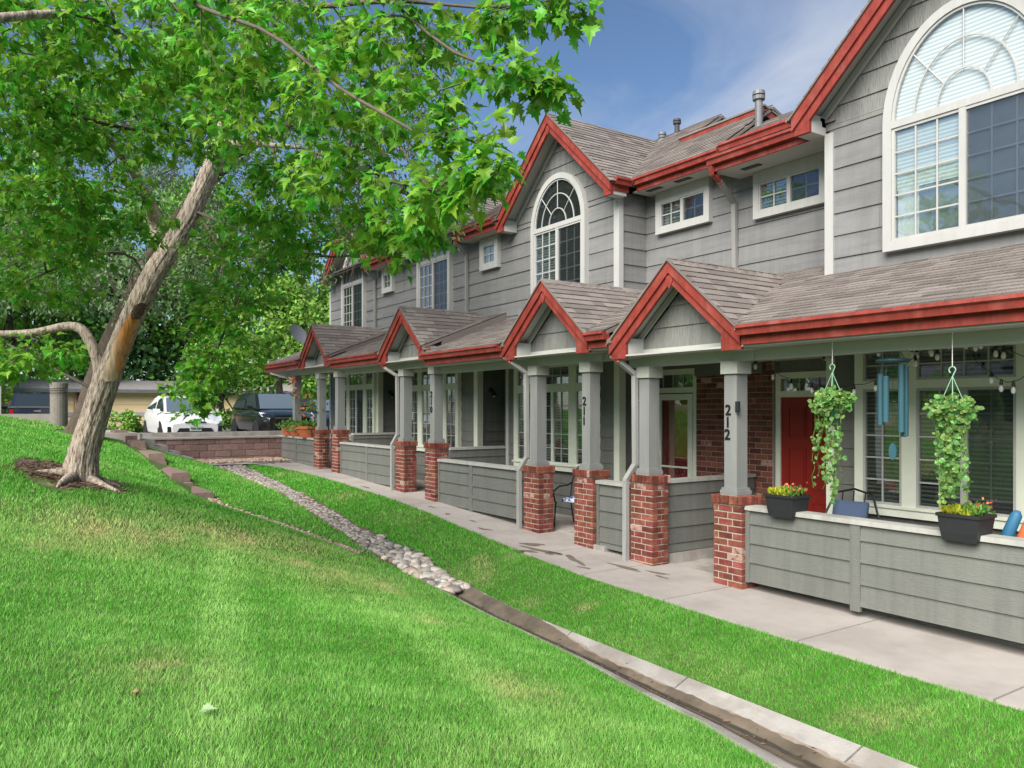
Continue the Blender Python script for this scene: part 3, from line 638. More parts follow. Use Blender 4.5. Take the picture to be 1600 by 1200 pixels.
# --- porch columns
_brn = random.Random(11)
def brick_at(parent, x, y, z, l, hgt, depth, rot=None, fam='brick'):
    f = 'brick_pale' if fam == 'brick' and _brn.random() < .05 else fam
    if fam == 'brick_wall_face' and _brn.random() < .05: f = 'brick_pale'
    return place('brick', _brn.choice(BRK[f]), parent, (x, y, z), (l, depth, hgt), rot)
NUM = bpy.data.curves.new('digits', 'FONT')
def digit_mesh(ch, size):
    cu = bpy.data.curves.new('digit', 'FONT'); cu.body = ch; cu.size = size; cu.extrude = .008; cu.align_x = 'CENTER'; cu.offset = 0.002
    o = bpy.data.objects.new('digit', cu); COL.objects.link(o); dg = bpy.context.evaluated_depsgraph_get()
    me = bpy.data.meshes.new_from_object(o.evaluated_get(dg)); bpy.data.objects.remove(o); bpy.data.curves.remove(cu); return me
def column(n, x0, ztop, zpost, number=None, w=.43, dpt=.30, name='porch_column'):
    h = UN[n]; zb = zw(x0)-.03; y0 = YP; bw = w/2; cz = .0813; mj = .0135
    core = MB().box(x0+.008, x0+w-.008, y0+.008, y0+dpt-.008, zb-.2, ztop-.02).build(name, 'mortar', h)
    z = ztop-.105-cz; row = 0; side = Matrix.Rotation(R(90), 3, 'Z'); sideL = Matrix.Rotation(R(-90), 3, 'Z'); back = Matrix.Rotation(R(180), 3, 'Z')
    while z+cz > zb-.02:
        hz = cz-mj
        if row % 2: spl = [0, .5, 1]; ss = [0, .34, 1]
        else: spl = [0, .17, .67, 1]; ss = [0, .67, 1]
        for a, b in zip(spl[:-1], spl[1:]): brick_at(core, x0+w*a+mj*.5*(a > 0), y0, z, w*(b-a)-mj*(.5*(a > 0)+.5*(b < 1)), hz, .1)
        for a, b in zip(ss[:-1], ss[1:]): brick_at(core, x0+w, y0+.101+(dpt-.101)*a+mj*.5, z, (dpt-.101)*(b-a)-mj, hz, .1, side)
        brick_at(core, x0, y0+dpt-.1, z, dpt-.21, hz, .1, sideL)
        for a in (0, .5): brick_at(core, x0+w*(1-a), y0+dpt+.0005, z, w*.5-mj, hz, .09, back)
        z -= cz; row += 1
    e = .022; nb = 7; zs = ztop-.1; bl = (w+2*e)/nb
    for i in range(nb): brick_at(core, x0-e+i*bl+.004, y0-e, zs, bl-.009, .1, .12)
    nb2 = 4; bl2 = (dpt+2*e-.12)/nb2
    for i in range(nb2): brick_at(core, x0+w+e, y0-e+.121+i*bl2+.004, zs, bl2-.009, .1, .12, side)
    MB().box(x0-e+.01, x0+w+e-.1, y0-e+.1, y0+dpt+e, zs+.004, ztop-.004).build('cap_mortar', 'mortar', core)
    # square painted post with base and cap
    px = x0+w*.5; py = y0+dpt*.5; q = .095
    MB().box(px-q, px+q, py-q, py+q, ztop+.062, zpost-.15).build('post', 'post_paint', core)
    mb = MB(); mb.box(px-q-.035, px+q+.035, py-q-.035, py+q+.035, ztop+.012, ztop+.061).box(px-q-.022, px+q+.022, py-q-.022, py+q+.022, ztop+.0611, ztop+.09); mb.build('post_base', 'post_paint', core)
    MB().box(px-q-.032, px+q+.032, py-q-.032, py+q+.032, zpost-.151, zpost).build('post_cap', 'porch_trim', core)
    MB().box(px-q-.03, px+q+.03, py-q-.03, py+q+.03, ztop-.002, ztop+.0115).build('mortar_bed', 'mortar', core)
    if number:
        zz, sz = number[1], number[2]
        for i, ch in enumerate(number[0]):
            me = digit_mesh(ch, sz); me.materials.append(M['number_black'])
            o = link('house_number', me, None, core); o.matrix_basis = Matrix.Translation((px-.03+number[3]*i, py-q-.006, zz-i*sz*.84)) @ Matrix.Rotation(R(90), 4, 'X')
    return core
colz = lambda n: PG[n][2]-GP*(PG[n][1]-.02)+.02-.24-.132
column(212, -6.56, 1.095, colz(212), ('212', 2.06, .175, -.006)); column(212, -8.045, 1.235, colz(212))
column(211, -9.285, 1.225, colz(211), ('211', 2.19, .175, -.004)); column(211, -10.63, 1.20, colz(211))
column(210, -14.13, 1.45, colz(210), ('210', 2.36, .18, 0)); column(210, -15.51, 1.44, colz(210))
column(209, -19.30, 1.60, colz(209)); column(209, -20.63, 1.57, colz(209))
MB().box(-22.55, -22.35, 7.4, 7.6, 1.36, colz(209)).build('post', 'post_paint', UN[209])
# --- low porch walls with lap boards, cap rail and studs
def low_wall(x0, x1, zb, zt, studs, label, hh=.225, y0=7.42, slope=0.0):
    t = thing('porch_wall', label, 'wall', ((x0+x1)/2, y0, zb), 'low porch walls with lap boards')
    MB().box(x0+.01, x1-.01, y0+.02, y0+.13, zb+.02, zt-.055).build('wall_core', 'porch_siding', t)
    seg = [x0+.06]+[s for st in studs for s in (st-.055, st+.055)]+[x1-.03]
    for a, b in zip(seg[::2], seg[1::2]):
        z = zt-.06; first = True
        while z > zb+.02:
            hz = (.15 if first else hh); first = False; lo = max(z-hz, zb)
            place('siding_board', LAP['porch_siding'], t, (a, y0+.012, lo), (b-a, 1.15, z-lo)); z = lo
    for s in studs: MB().box(s-.055, s+.055, y0-.02, y0+.02, zb-.045, zt-.057).build('stud', 'porch_siding', t)
    MB().box(x0+.0, x0+.06, y0-.018, y0+.02, zb, zt-.057).build('stud', 'porch_siding', t)
    MB().box(x0-.0, x1, y0-.035, y0+.16, zt-.05, zt).build('cap_rail', 'cap_rail', t)
    return t
low_wall(-6.13, 1.0, .10, .995, [-4.73, -2.7, -.8], 'nearest long low grey board wall carrying the two black planters')
low_wall(-8.84, -8.055, .12, 1.09, [], 'short low grey board wall between two brick pillars, downspout at its end')
low_wall(-13.69, -10.64, .27, 1.145, [-12.43], 'low grey board wall between the 210 post and the next downspout')
low_wall(-18.86, -15.53, .43, 1.30, [-17.2], 'low grey board wall in front of the far entry with its dark doorway')
low_wall(-24.0, -20.65, .56, 1.335, [-22.3], 'farthest low board wall with terracotta pots, end of the row')
def cross_wall(x, y0, y1, zb, zt, label):
    t = thing('porch_wall', label, 'wall', (x, y0, zb), 'low porch walls with lap boards')
    MB().box(x-.12, x-.02, y0, y1, zb, zt-.05).build('wall_core', 'porch_siding', t); boards_x(t, x, y0, y1, zb, zt-.055, .22, 'porch_siding', phase=.05)
    MB().box(x-.15, x+.03, y0, y1+.02, zt-.049, zt).build('cap_rail', 'cap_rail', t)
cross_wall(-7.75, 7.65, 9.55, .16, 1.16, 'dividing porch wall running back to the brick, beside the 212 entry')
cross_wall(-13.66, 7.65, 9.0, .42, 1.36, 'dividing porch wall running back behind the 210 post')
cross_wall(-18.62, 7.65, 9.0, .55, 1.52, 'dividing porch wall by the dark far doorway')
# --- walls
EX1, EXL = .285, .225
def wall(n, x0, x1, y, z0, z1, h=EX1, kind='siding', depth=.12, ph=0.0):
    w = MB().box(x0, x1, y+.013, y+depth, z0, z1).build('wall', kind, UN[n]); boards(w, x0, x1, z0, z1, y, h, kind, phase=ph); return w
def wall_x(n, x, y0, y1, z0, z1, h=EX1, kind='siding', ph=0.0):
    w = MB().box(x-.12, x-.013, y0, y1, z0, z1).build('wall', kind, UN[n]); boards_x(w, x, y0, y1, z0, z1, h, kind, phase=ph); return w
# ground floor fronts and returns
wall(212, -6.1, 1.0, YB, -.1, 2.86, EXL, 'porch_siding'); wall(211, -13.6, -10.13, YB, .05, 2.97, EXL, 'porch_siding')
wall(210, -18.5, -14.79, YB, .25, 3.09, EXL, 'porch_siding'); wall(209, -23.7, -20.05, YB, .4, 3.2, EXL, 'porch_siding')
wall_x(211, -10.13, YB, YD, .05, 2.97, EXL, 'porch_siding'); wall_x(210, -14.79, YB, YD, .25, 3.09, EXL, 'porch_siding'); wall_x(209, -20.05, YB, YD, .4, 3.2, EXL, 'porch_siding')
wall(211, -10.12, -8.96, YD, .05, 2.97, EXL, 'porch_siding'); wall(212, -7.46, -6.12, YD, 0, 2.86, EXL, 'porch_siding')
wall(210, -14.78, -13.62, YD, .25, 3.09, EXL, 'porch_siding'); wall(209, -20.04, -18.52, YD, .4, 3.2, EXL, 'porch_siding')
MB().box(-13.6, -13.5, YB+.13, YD, 0, 2.97).build('wall', 'porch_siding', UN[211]); MB().box(-18.5, -18.4, YB+.13, YD, 0, 3.0).build('wall', 'porch_siding', UN[210]); MB().box(-6.1, -6.0, YB+.13, YD, 0, 2.86).build('wall', 'porch_siding', UN[212])
def cboard(n, x0, x1, y0, y1, z0, z1, m='window_trim'): MB().box(x0, x1, y0, y1, z0, z1).build('corner_board', m, UN[n])
cboard(212, -6.13, -6.02, YB-.035, YB+.09, .0, 2.86); cboard(211, -10.24, -10.1, YB-.035, YB+.11, .05, 2.97); cboard(211, -13.63, -13.53, YB-.035, YB+.1, .3, 2.97, 'white_trim')
cboard(210, -14.92, -14.76, YB-.035, YB+.11, .3, 3.09); cboard(209, -20.18, -20.02, YB-.035, YB+.11, .4, 3.2); cboard(209, -23.74, -23.62, YB-.035, YB+.1, .5, 5.95, 'white_trim')
# frieze above the porch doors
for n, x0, x1 in ((211, -10.12, -8.98), (212, -7.36, -6.12)): MB().box(x0, x1, YD-.045, YD-.03, DZ[n]+2.66, DZ[n]+2.86).build('frieze', 'porch_siding', UN[n])
# first-floor upper walls
Z2 = {212: 3.55, 211: 3.6, 210: 3.7, 209: 3.8}; ZE = {212: 5.70, 211: 5.86, 210: 5.98, 209: 6.1}
wall(212, -6.1, 1.0, YB, 3.55, ZE[212]+.12, ph=.05); wall(211, -13.6, -10.13, YB, 3.6, ZE[211], ph=.1); wall(210, -18.5, -13.6, YB, 3.7, ZE[210], ph=.05); wall(209, -23.7, -18.5, YB, 3.8, ZE[209], ph=.1)
wall(211, -10.12, -8.2, YR, 3.7, 5.86, ph=.02); wall(212, -8.2, -6.0, YR, 3.7, 5.78, ph=.02); wall_x(211, -10.13, YB+.02, YR, 3.6, 5.84, ph=.1)
MB().box(-6.1, -6.0, YB+.1, YR, 3.6, 5.74).build('wall', 'siding', UN[212])
cboard(212, -6.15, -6.03, YB-.04, YB+.08, 3.62, 5.66, 'white_trim'); cboard(211, -10.24, -10.1, YB-.04, YB+.06, 3.62, 5.83, 'white_trim')
# --- upper gables and main roof
UG = {212: (-4.36, 2.02, 7.76), 211: (-11.68, 1.76, 7.60), 210: (-16.65, 1.76, 7.72), 209: (-21.62, 1.76, 7.83)}
UP = .93; YU = 8.62
for n, (xg, hf, zp) in UG.items():
    h = UN[n]; ze = zp-UP*hf; rf = MB(); yb_ = 11.6
    for s in (-1, 1): slab(rf, (xg, YU, zp), (xg+s*(hf+.03), YU, zp-UP*(hf+.03)), (xg+s*(hf+.03), yb_-1.2, zp-UP*(hf+.03)), (xg, yb_, zp), .05)
    roof = rf.build('upper_gable_roof', 'roof_deck', h); rake(h, xg, hf, zp-.02, UP, YU, wid=.20, foot=.24 if n == 212 else .2, footh=.24)
    w = MB().prism([(xg-hf+.25, ZE[n]), (xg+hf-.25, ZE[n]), (xg, zp-.25)], 'y', YB+.013, YB+.1).build('gable_wall', 'shake', h)
    tri_boards(w, xg, (zp-.22-ZE[n])/UP, ZE[n], UP, YB, EX1, 'shake')
    sf = MB()
    for s in (-1, 1): slab(sf, (xg, YU+.05, zp-.09), (xg+s*(hf-.02), YU+.05, zp-.09-UP*(hf-.02)), (xg+s*(hf-.02), YB+.02, zp-.09-UP*(hf-.02)), (xg, YB+.02, zp-.09), .02)
    sf.build('soffit', 'soffit', h)
    tr = MB()
    for s in (-1, 1): tr.prism([(xg, zp-.14), (xg+s*(hf-.05), zp-.14-UP*(hf-.05)), (xg+s*(hf-.05), zp-.27-UP*(hf-.05)), (xg, zp-.27)], 'y', YB-.045, YB-.023)
    tr.build('gable_trim', 'soffit', h)
    ks = math.sqrt(1+UP*UP)
    for s in ((1,) if n != 212 else (-1,)):
        up = Vector((-s, 0, UP)).normalized()
        shingles(n, roof, (xg+s*(hf+.05), YU-.05, zp-UP*(hf+.05)), (0, 1, 0), up, 3.0, (hf+.05)*ks, None, seed=n+40, ex=.12)
# main roof and eaves
def main_roof(n, x0, x1, ye, ze, yr, zr, keep=None):
    h = UN[n]; mb = MB(); slab(mb, (x0, ye, ze), (x1, ye, ze), (x1, yr, zr), (x0, yr, zr), .05); slab(mb, (x0, yr, zr), (x1, yr, zr), (x1, 17, zr-2.6), (x0, 17, zr-2.6), .05)
    rf = mb.build('main_roof', 'roof_deck', h); v = Vector((0, yr-ye, zr-ze)); shingles(n, rf, (x0, ye-.03, ze), (1, 0, 0), v, x1-x0, v.length+.02, keep, seed=n+80, ex=.12); return rf
main_roof(211, -13.6, -10.05, 9.14, 6.02, 11.5, 7.66); main_roof(211, -10.05, -8.2, 9.14, 6.02, 10.6, 7.035); main_roof(212, -8.2, 1.0, 9.14, 5.95, 10.25, 6.66); main_roof(210, -18.5, -13.6, 8.6, 6.05, 11.5, 7.72); main_roof(209, -24.0, -18.5, 8.6, 6.15, 11.5, 7.82)
main_roof(211, -13.6, -13.3, 8.6, 5.95, 9.3, 6.4)
gutter_x(UN[211], -9.86, -8.02, 9.14, 6.02, .09); gutter_y(UN[211], -9.92, YU+.05, 9.02, 5.99, 1, .09)
gutter_x(UN[210], -14.86, -13.5, 8.62, 6.03, .11); gutter_x(UN[209], -19.8, -18.45, 8.62, 6.14, .11)
# lower stepped eave over the recess next to the near gable
ls = MB(); slab(ls, (-8.05, 8.95, 5.84), (-6.0, 8.95, 5.84), (-6.0, 9.18, 5.96), (-8.05, 9.18, 5.96), .04); ls.build('stepped_roof', 'shingle_field', UN[212])
gutter_x(UN[212], -8.08, -6.14, 8.97, 5.86, .09); MB().box(-8.02, -6.1, 9.145, 9.17, 5.95, 6.02).build('fascia', 'red_trim', UN[212]); gutter_x(UN[212], -8.0, -6.2, 9.145, 6.08, .0)
for n, x0, x1, y0, y1, z in ((211, -10.0, -8.1, 9.173, 9.64, 5.82), (212, -8.06, -6.05, 9.003, 9.64, 5.66), (210, -15.0, -13.4, 8.653, 9.02, 5.81), (209, -19.9, -18.3, 8.653, 9.02, 5.92)):
    MB().box(x0, x1, y0, y1, z, z+.02).build('soffit', 'soffit', UN[n])
for n, x, y, z in ((211, -8.95, 9.3, 5.815), (212, -7.55, 9.25, 5.655), (211, -9.6, 9.3, 5.815)): MB().box(x-.16, x+.16, y-.05, y+.05, z-.006, z+.004).build('soffit_vent', 'vent_dark', UN[n])
# raised roof edge behind, vent pipes
rb = UN[211]
MB().prism([(10.62, 6.3), (10.62, 7.0), (10.66, 7.0), (12.6, 6.2), (12.6, 5.7)], 'x', -9.95, -8.45).build('raised_roof', 'siding', rb)
MB().box(-10.05, -8.22, 10.38, 10.42, 6.86, 7.0).build('fascia', 'red_trim', rb); r_ = MB(); slab(r_, (-10.1, 10.36, 7.03), (-8.2, 10.36, 7.03), (-8.2, 12.9, 6.3), (-10.1, 12.9, 6.3), .03); r_.build('raised_roof_cover', 'shingle_field', rb)
MB().prism([(10.4, 6.86), (10.4, 7.0), (12.9, 6.27), (12.9, 6.13)], 'x', -8.26, -8.22).build('barge_board', 'red_trim', rb)
def vent(n, x, y, z0, z1, r, cap, m='vent_dark'):
    MB().lathe((x, y, 0), [(r, z0-.3), (r, z1-cap), (r*1.02, z1-cap+.005), (r*1.55, z1-cap+.006), (r*1.6, z1-cap*.55), (r*1.1, z1-cap*.5), (r*1.1, z1-cap*.42), (r*1.6, z1-cap*.4), (r*1.5, z1)], 14).build('vent_pipe', m, UN[n])
    MB().lathe((x, y, 0), [(r*2.3, z0-.1), (r*2.2, z0+.03), (r*1.2, z0+.1)], 14).build('vent_flashing', 'galv', UN[n])
vent(211, -11.49, 11.35, 7.5, 7.72, .05, .12, 'galv'); vent(211, -11.13, 11.4, 7.5, 7.89, .05, .1); vent(212, -8.1, 10.1, 6.45, 7.13, .062, .14, 'galv')
# body of the row behind the fronts
for n, x0, x1 in ((212, -8.2, 1.0), (211, -13.6, -8.2), (210, -18.5, -13.6), (209, -23.7, -18.5)):
    MB().box(x0, x1, 9.85, 16.2, -.5, 5.3).build('house_body', 'siding', UN[n])
# --- downspouts
def spout(n, path, w=.075, d=.06, m='downspout', parent=None):
    # rectangular pipe along a path
    mb = MB(); P = [Vector(p) for p in path]
    for i in range(len(P)-1):
        a, b = P[i], P[i+1]; t = (b-a).normalized(); a = a-t*.02; b = b+t*.02; u = Vector((1, 0, 0)) if abs(t.x) < .8 else Vector((0, 0, 1)); u = (u-t*u.dot(t)).normalized(); v = t.cross(u)
        q = [a+u*sx*w/2+v*sy*d/2 for sx, sy in ((-1,-1),(1,-1),(1,1),(-1,1))]+[b+u*sx*w/2+v*sy*d/2 for sx, sy in ((-1,-1),(1,-1),(1,1),(-1,1))]
        mb.add(q, _bx.f)
    return mb.build('downspout', m, UN[n])
def porch_spout(n, xg, hf, zt, xcol, zcap, zb):
    # from the gutter end, back to the post, down, out round the brick base, down to the walk
    spout(n, [(xg-hf+.10, 7.10, zt-.10), (xg-hf+.12, 7.13, zt-.2)], m='red_trim')
    spout(n, [(xg-hf+.12, 7.13, zt-.2), (xcol+.045, 7.36, zt-.38), (xcol+.045, 7.37, zcap+.14), (xcol-.06, 7.29, zcap-.08), (xcol-.06, 7.29, zb+.02)])
porch_spout(212, -7.04, 1.12, 2.98, -8.02, 1.235, zw(-8.0)); porch_spout(211, -9.72, 1.10, 3.1, -10.62, 1.20, zw(-10.6)); porch_spout(210, -14.68, 1.06, 3.22, -15.5, 1.44, zw(-15.5))
spout(212, [(-8.03, 8.93, 5.76), (-8.03, 8.98, 5.63), (-8.03, 9.13, 5.53)], m='red_trim'); spout(212, [(-8.03, 9.13, 5.53), (-8.12, 9.55, 5.3), (-8.12, 9.57, 3.95)], m='downspout_upper')
for n, x, z in ((210, -15.15, 6.0), (209, -20.15, 6.12)):
    spout(n, [(x-.02, 8.6, z-.05), (x, 8.66, z-.2)], m='red_trim'); spout(n, [(x, 8.66, z-.2), (x-.03, 8.93, z-.4), (x-.03, 8.94, 3.9)], m='downspout_upper')
spout(209, [(-23.6, 7.1, 3.2), (-22.9, 7.35, 3.05), (-22.6, 7.4, 2.9)], w=.05)
# --- windows
def grille(mb, x0, x1, z0, z1, y, nx, nz, w=.018):
    for i in range(1, nx): x = x0+(x1-x0)*i/nx; mb.box(x-w/2, x+w/2, y, y+.012, z0, z1)
    for j in range(1, nz): z = z0+(z1-z0)*j/nz; mb.box(x0, x1, y+.0015, y+.0105, z-w/2, z+w/2)
def lite(fr, x0, x1, z0, z1, y, nx, nz, blind_or_room, glass='glass', gm='white_trim', screen=False):
    MB().box(x0, x1, y+.03, y+.036, z0, z1).build('pane', glass, fr)
    g_ = MB(); grille(g_, x0, x1, z0, z1, y+.038 if screen else y+.015, nx, nz)
    if g_.v: g_.build('grille', gm, fr)
    MB().box(x0, x1, y+.062, y+.068, z0, z1).build('blind_or_room', blind_or_room, fr)
    if screen: MB().box(x0+.01, x1-.01, y+.018, y+.022, z0+.01, z1-.01).build('insect_screen', 'screen_sheer', fr)
def sheer():
    m = glass_mat('screen_sheer', (.78, .79, .80), 0.03, .5); return m
sheer()
def frame_ring(mb, x0, x1, z0, z1, w, y0, y1):
    mb.box(x0, x1, y0, y1, z1-w, z1).box(x0, x1, y0, y1, z0, z0+w).box(x0, x0+w, y0, y1, z0+w, z1-w).box(x1-w, x1, y0, y1, z0+w, z1-w)
def bay_window(n, cx, z0=.86, blind_or_room='blind_dark', simple=False, right_screen=True):
    dz = DZ[n]; y = YB-.105; zb, zt = z0+dz, 2.84+dz; zm = 2.42+dz
    sw, mw, cw, tw = .49, .17, 1.06, .11; xs = cx-cw/2
    f_ = MB(); X0 = cx-cw/2-mw-sw-tw; X1 = -X0+2*cx
    cols = [(X0+tw, X0+tw+sw), (cx-cw/2, cx+cw/2), (X1-tw-sw, X1-tw)]
    f_.box(X0, X1, y, YB+.012, zt-.005, zt+.12).box(X0, X1, y, YB+.012, zb, zb+.13)
    edges = [X0]+[e for c_ in cols for e in c_]+[X1]
    for a, b in zip(edges[::2], edges[1::2]): f_.box(a, b, y, YB+.012, zb+.13, zt-.005)
    f_.box(X0-.03, X1+.03, y-.025, y-.001, zb+.095, zb+.125)
    fr = f_.build('bay_window', 'window_trim', UN[n])
    b_ = MB()
    for a, b in cols: b_.box(a, b, y+.006, y+.05, zm-.05, zm+.045)
    b_.build('transom_bar', 'window_trim', fr)
    s_ = MB()
    for a, b in cols: frame_ring(s_, a, b, zm+.045, zt-.005, .028, y+.005, y+.045); frame_ring(s_, a, b, zb+.13, zm-.05, .03, y+.005, y+.045)
    s_.box(cx-.035, cx+.035, y+.003, y+.046, zb+.16, zm-.08); s_.build('sash_frame', 'cap_rail' if n == 212 else 'window_trim', fr)
    for i, (a, b) in enumerate(cols):
        nx = 4 if i == 1 else 2
        lite(fr, a+.028, b-.028, zm+.073, zt-.033, y, nx, 2, blind_or_room)
        if i == 1:
            lite(fr, a+.03, cx-.035, zb+.16, zm-.08, y, 2, 5, blind_or_room); lite(fr, cx+.035, b-.03, zb+.16, zm-.08, y, 2, 5, blind_or_room, screen=right_screen)
        else: lite(fr, a+.03, b-.03, zb+.16, zm-.08, y, 2, 5, blind_or_room)
    return fr
bay_window(212, -4.39); bay_window(211, -11.93, right_screen=False); bay_window(210, -16.8); bay_window(209, -21.45)
def arch_window(n, cx, hw, zb, zs, rise, nx=3, nz=5, wtrim=.105, top='blind_light', lo='interior_grey', curtains=False):
    y = YB-.115; N = 28; f_ = MB()
    def arc(r_in, r_out, y0, y1, hw_=hw, rs=rise):
        vs = []; fs = []
        for i in range(N+1):
            a = math.pi*i/N; 
            for k in (r_in, r_out):
                for yy in (y0, y1): vs.append((cx+(hw_+k)*math.cos(a), yy, zs+(rs+k)*math.sin(a)))
        for i in range(N):
            o = i*4; p = o+4; fs += [(o, p, p+2, o+2), (o+1, o+3, p+3, p+1), (o+2, p+2, p+3, o+3), (o, o+1, p+1, p)]
        fs += [(0, 2, 3, 1), (N*4, N*4+1, N*4+3, N*4+2)]
        return vs, fs
    f_.add(*arc(-wtrim, 0, y, YB+.012)); f_.add(*arc(-wtrim-.03, -wtrim+.002, y+.02, y+.05))
    f_.box(cx-hw, cx-hw+wtrim, y, YB+.012, zb, zs).box(cx+hw-wtrim, cx+hw, y, YB+.012, zb, zs).box(cx-hw+wtrim, cx+hw-wtrim, y, YB+.012, zb, zb+.11)
    f_.box(cx-hw+wtrim, cx+hw-wtrim, y+.004, y+.07, zs-.055, zs+.03)
    a, b = cx-hw+wtrim, cx+hw-wtrim; z0, z1 = zb+.11, zs-.055
    frame_ring(f_, a, cx, z0, z1, .035, y+.02, y+.06); frame_ring(f_, cx-.02, b, z0, z1, .035, y+.015, y+.055); f_.box(cx-.04, cx+.035, y+.008, y+.05, z0, z1)
    fr = f_.build('arched_window', 'white_trim', UN[n])
    def half_disc(rr_, yy, m, nm):
        vs = [(cx, yy, zs+.02)]+[(cx+(hw-rr_)*math.cos(math.pi*i/N), yy, zs+.02+(rise-rr_-.02)*math.sin(math.pi*i/N)) for i in range(N+1)]
        MB().add(vs, [(0, i+2, i+1) for i in range(N)]).build(nm, m, fr)
    half_disc(wtrim, y+.038, 'glass_upper', 'pane'); half_disc(wtrim, y+.07, top, 'blind_or_room')
    g_ = MB(); w = .0085
    for q in (.36, .68):
        ri, ro = (hw-wtrim)*q, (rise-wtrim)*q; vs = []; fs = []
        for i in range(N+1):
            t = math.pi*i/N
            for k in (-w, w):
                for yy in (y+.022, y+.036): vs.append((cx+(ri+k)*math.cos(t), yy, zs+(ro+k)*math.sin(t)))
        for i in range(N): o = i*4; p = o+4; fs += [(o, p, p+2, o+2), (o+1, o+3, p+3, p+1), (o+2, p+2, p+3, o+3), (o, o+1, p+1, p)]
        g_.add(vs, fs)
    for t in (R(45), R(90), R(135)):
        c0, s0 = math.cos(t), math.sin(t); p0 = Vector((cx+(hw-wtrim)*.36*c0, y+.03, zs+(rise-wtrim)*.36*s0)); p1 = Vector((cx+(hw-wtrim)*c0, y+.03, zs+(rise-wtrim)*s0)); g_.tube([p0, p1], w, 4)
    g_.build('fan_grille', 'white_trim', fr)
    lite(fr, a+.035, cx-.04, z0+.035, z1-.035, y+.012, nx, nz, lo, 'glass_upper'); lite(fr, cx+.035, b-.035, z0+.035, z1-.035, y+.012, nx, nz, 'interior_dark' if not curtains else 'interior_grey', 'glass_upper', screen=True)
    if curtains:
        MB().box(a+.05, a+.30, y+.068, y+.073, z0+.04, z1-.3).build('curtain', 'curtain', fr); MB().box(a+.04, cx-.05, y+.0665, y+.0695, z0+(z1-z0)*.45, z1-.04).build('blind_or_room', 'blind_light', fr)
    return fr
arch_window(212, -4.4, .92, 4.0, 5.50, 1.17, curtains=True)
arch_window(211, -11.78, .84, 4.1, 5.60, .96, top='interior_dark', lo='blind_dark')
arch_window(210, -16.72, .84, 4.22, 5.72, .96, top='interior_grey', lo='interior_dark')
arch_window(209, -21.72, .84, 4.33, 5.83, .96, top='interior_grey', lo='interior_dark')
def slider(n, x0, x1, z0, z1, y, head, nx=2, nz=2, tw=.1, blind_or_room='interior_dark', single=False):
    yy = y-.105; f_ = MB(); f_.box(x0, x1, yy, y+.012, z1-head, z1).box(x0, x1, yy, y+.012, z0, z0+tw).box(x0, x0+tw, yy, y+.012, z0+tw, z1-head).box(x1-tw, x1, yy, y+.012, z0+tw, z1-head)
    a, b, c0, d0 = x0+tw, x1-tw, z0+tw, z1-head; m_ = (a+b)/2
    frame_ring(f_, a, b, c0, d0, .025, yy+.01, yy+.05)
    if not single: f_.box(m_-.03, m_+.03, yy+.008, yy+.055, c0, d0)
    fr = f_.build('small_window', 'white_trim', UN[n])
    if single: lite(fr, a+.025, b-.025, c0+.025, d0-.025, yy+.01, nx, nz, blind_or_room, 'glass_upper')
    else:
        lite(fr, a+.025, m_-.03, c0+.025, d0-.025, yy+.01, nx, nz, 'blind_dark', 'glass_upper'); lite(fr, m_+.03, b-.025, c0+.025, d0-.025, yy+.01, nx, nz, blind_or_room, 'glass_upper', screen=True)
slider(211, -9.80, -8.60, 5.11, 5.815, YR, .19); slider(212, -7.74, -6.50, 4.96, 5.655, YR, .18)
slider(210, -14.57, -13.85, 5.12, 5.80, YB, .16, 2, 2, .12, 'interior_grey', single=True); slider(209, -19.66, -19.0, 5.25, 5.9, YB, .16, 2, 2, .12, 'interior_grey', single=True)
# --- doors
def panel_door(n, x0, x1, z0, z1, y, m):
    d = MB().box(x0, x1, y, y+.04, z0, z1).build('front_door', m, UN[n]); w = (x1-x0)
    for cx in (x0+w*.29, x0+w*.71):
        for a, b in ((.08, .30), (.36, .66), (.72, .93)):
            zz0, zz1 = z0+(z1-z0)*a, z0+(z1-z0)*b; p = MB(); frame_ring(p, cx-w*.16, cx+w*.16, zz0, zz1, .018, y-.012, y+.002); p.box(cx-w*.12, cx+w*.12, y-.01, y+.001, zz0+.05, zz1-.05); p.build('door_panel', m, d)
    return d
def door_frame(n, x0, x1, z0, zd, zt, y, npan=4):
    f_ = MB(); w = .085; f_.box(x0, x0+w, y-.06, y+.012, z0, zt).box(x1-w, x1, y-.06, y+.012, z0, zt).box(x0+w, x1-w, y-.06, y+.012, zt-.09, zt).box(x0+w, x1-w, y-.06, y+.012, zd, zd+.09)
    fr = f_.build('door_frame', 'window_trim', UN[n]); lite(fr, x0+w, x1-w, zd+.09, zt-.09, y-.055, npan, 1, 'interior_dark'); return fr
door_frame(212, -7.43, -6.33, .18, 2.30, 2.66, YD, 3); panel_door(212, -7.345, -6.415, .18, 2.30, YD-.035, 'door_red')
door_frame(211, -10.08, -8.97, .25, 2.40, 2.80, YD, 4); panel_door(211, -9.80, -9.06, .25, 2.40, YD-.03, 'door_red')
sd = MB(); frame_ring(sd, -9.86, -9.05, .25, 2.38, .1, YD-.085, YD-.06); sd.box(-9.76, -9.15, YD-.083, YD-.062, 1.14, 1.17); sdo = sd.build('storm_door', 'window_trim', UN[211])
MB().box(-9.76, -9.15, YD-.075, YD-.070, .35, 2.28).build('pane', 'glass_clear', sdo); MB().box(-9.83, -9.80, YD-.14, YD-.086, 1.08, 1.32).build('handle', 'black_metal', sdo)
sl = MB(); frame_ring(sl, -10.0, -9.88, .3, 2.2, .022, YD-.06, YD-.02); slo = sl.build('sidelight', 'window_trim', UN[211]); lite(slo, -9.978, -9.902, .322, 2.178, YD-.075, 1, 5, 'interior_dark')
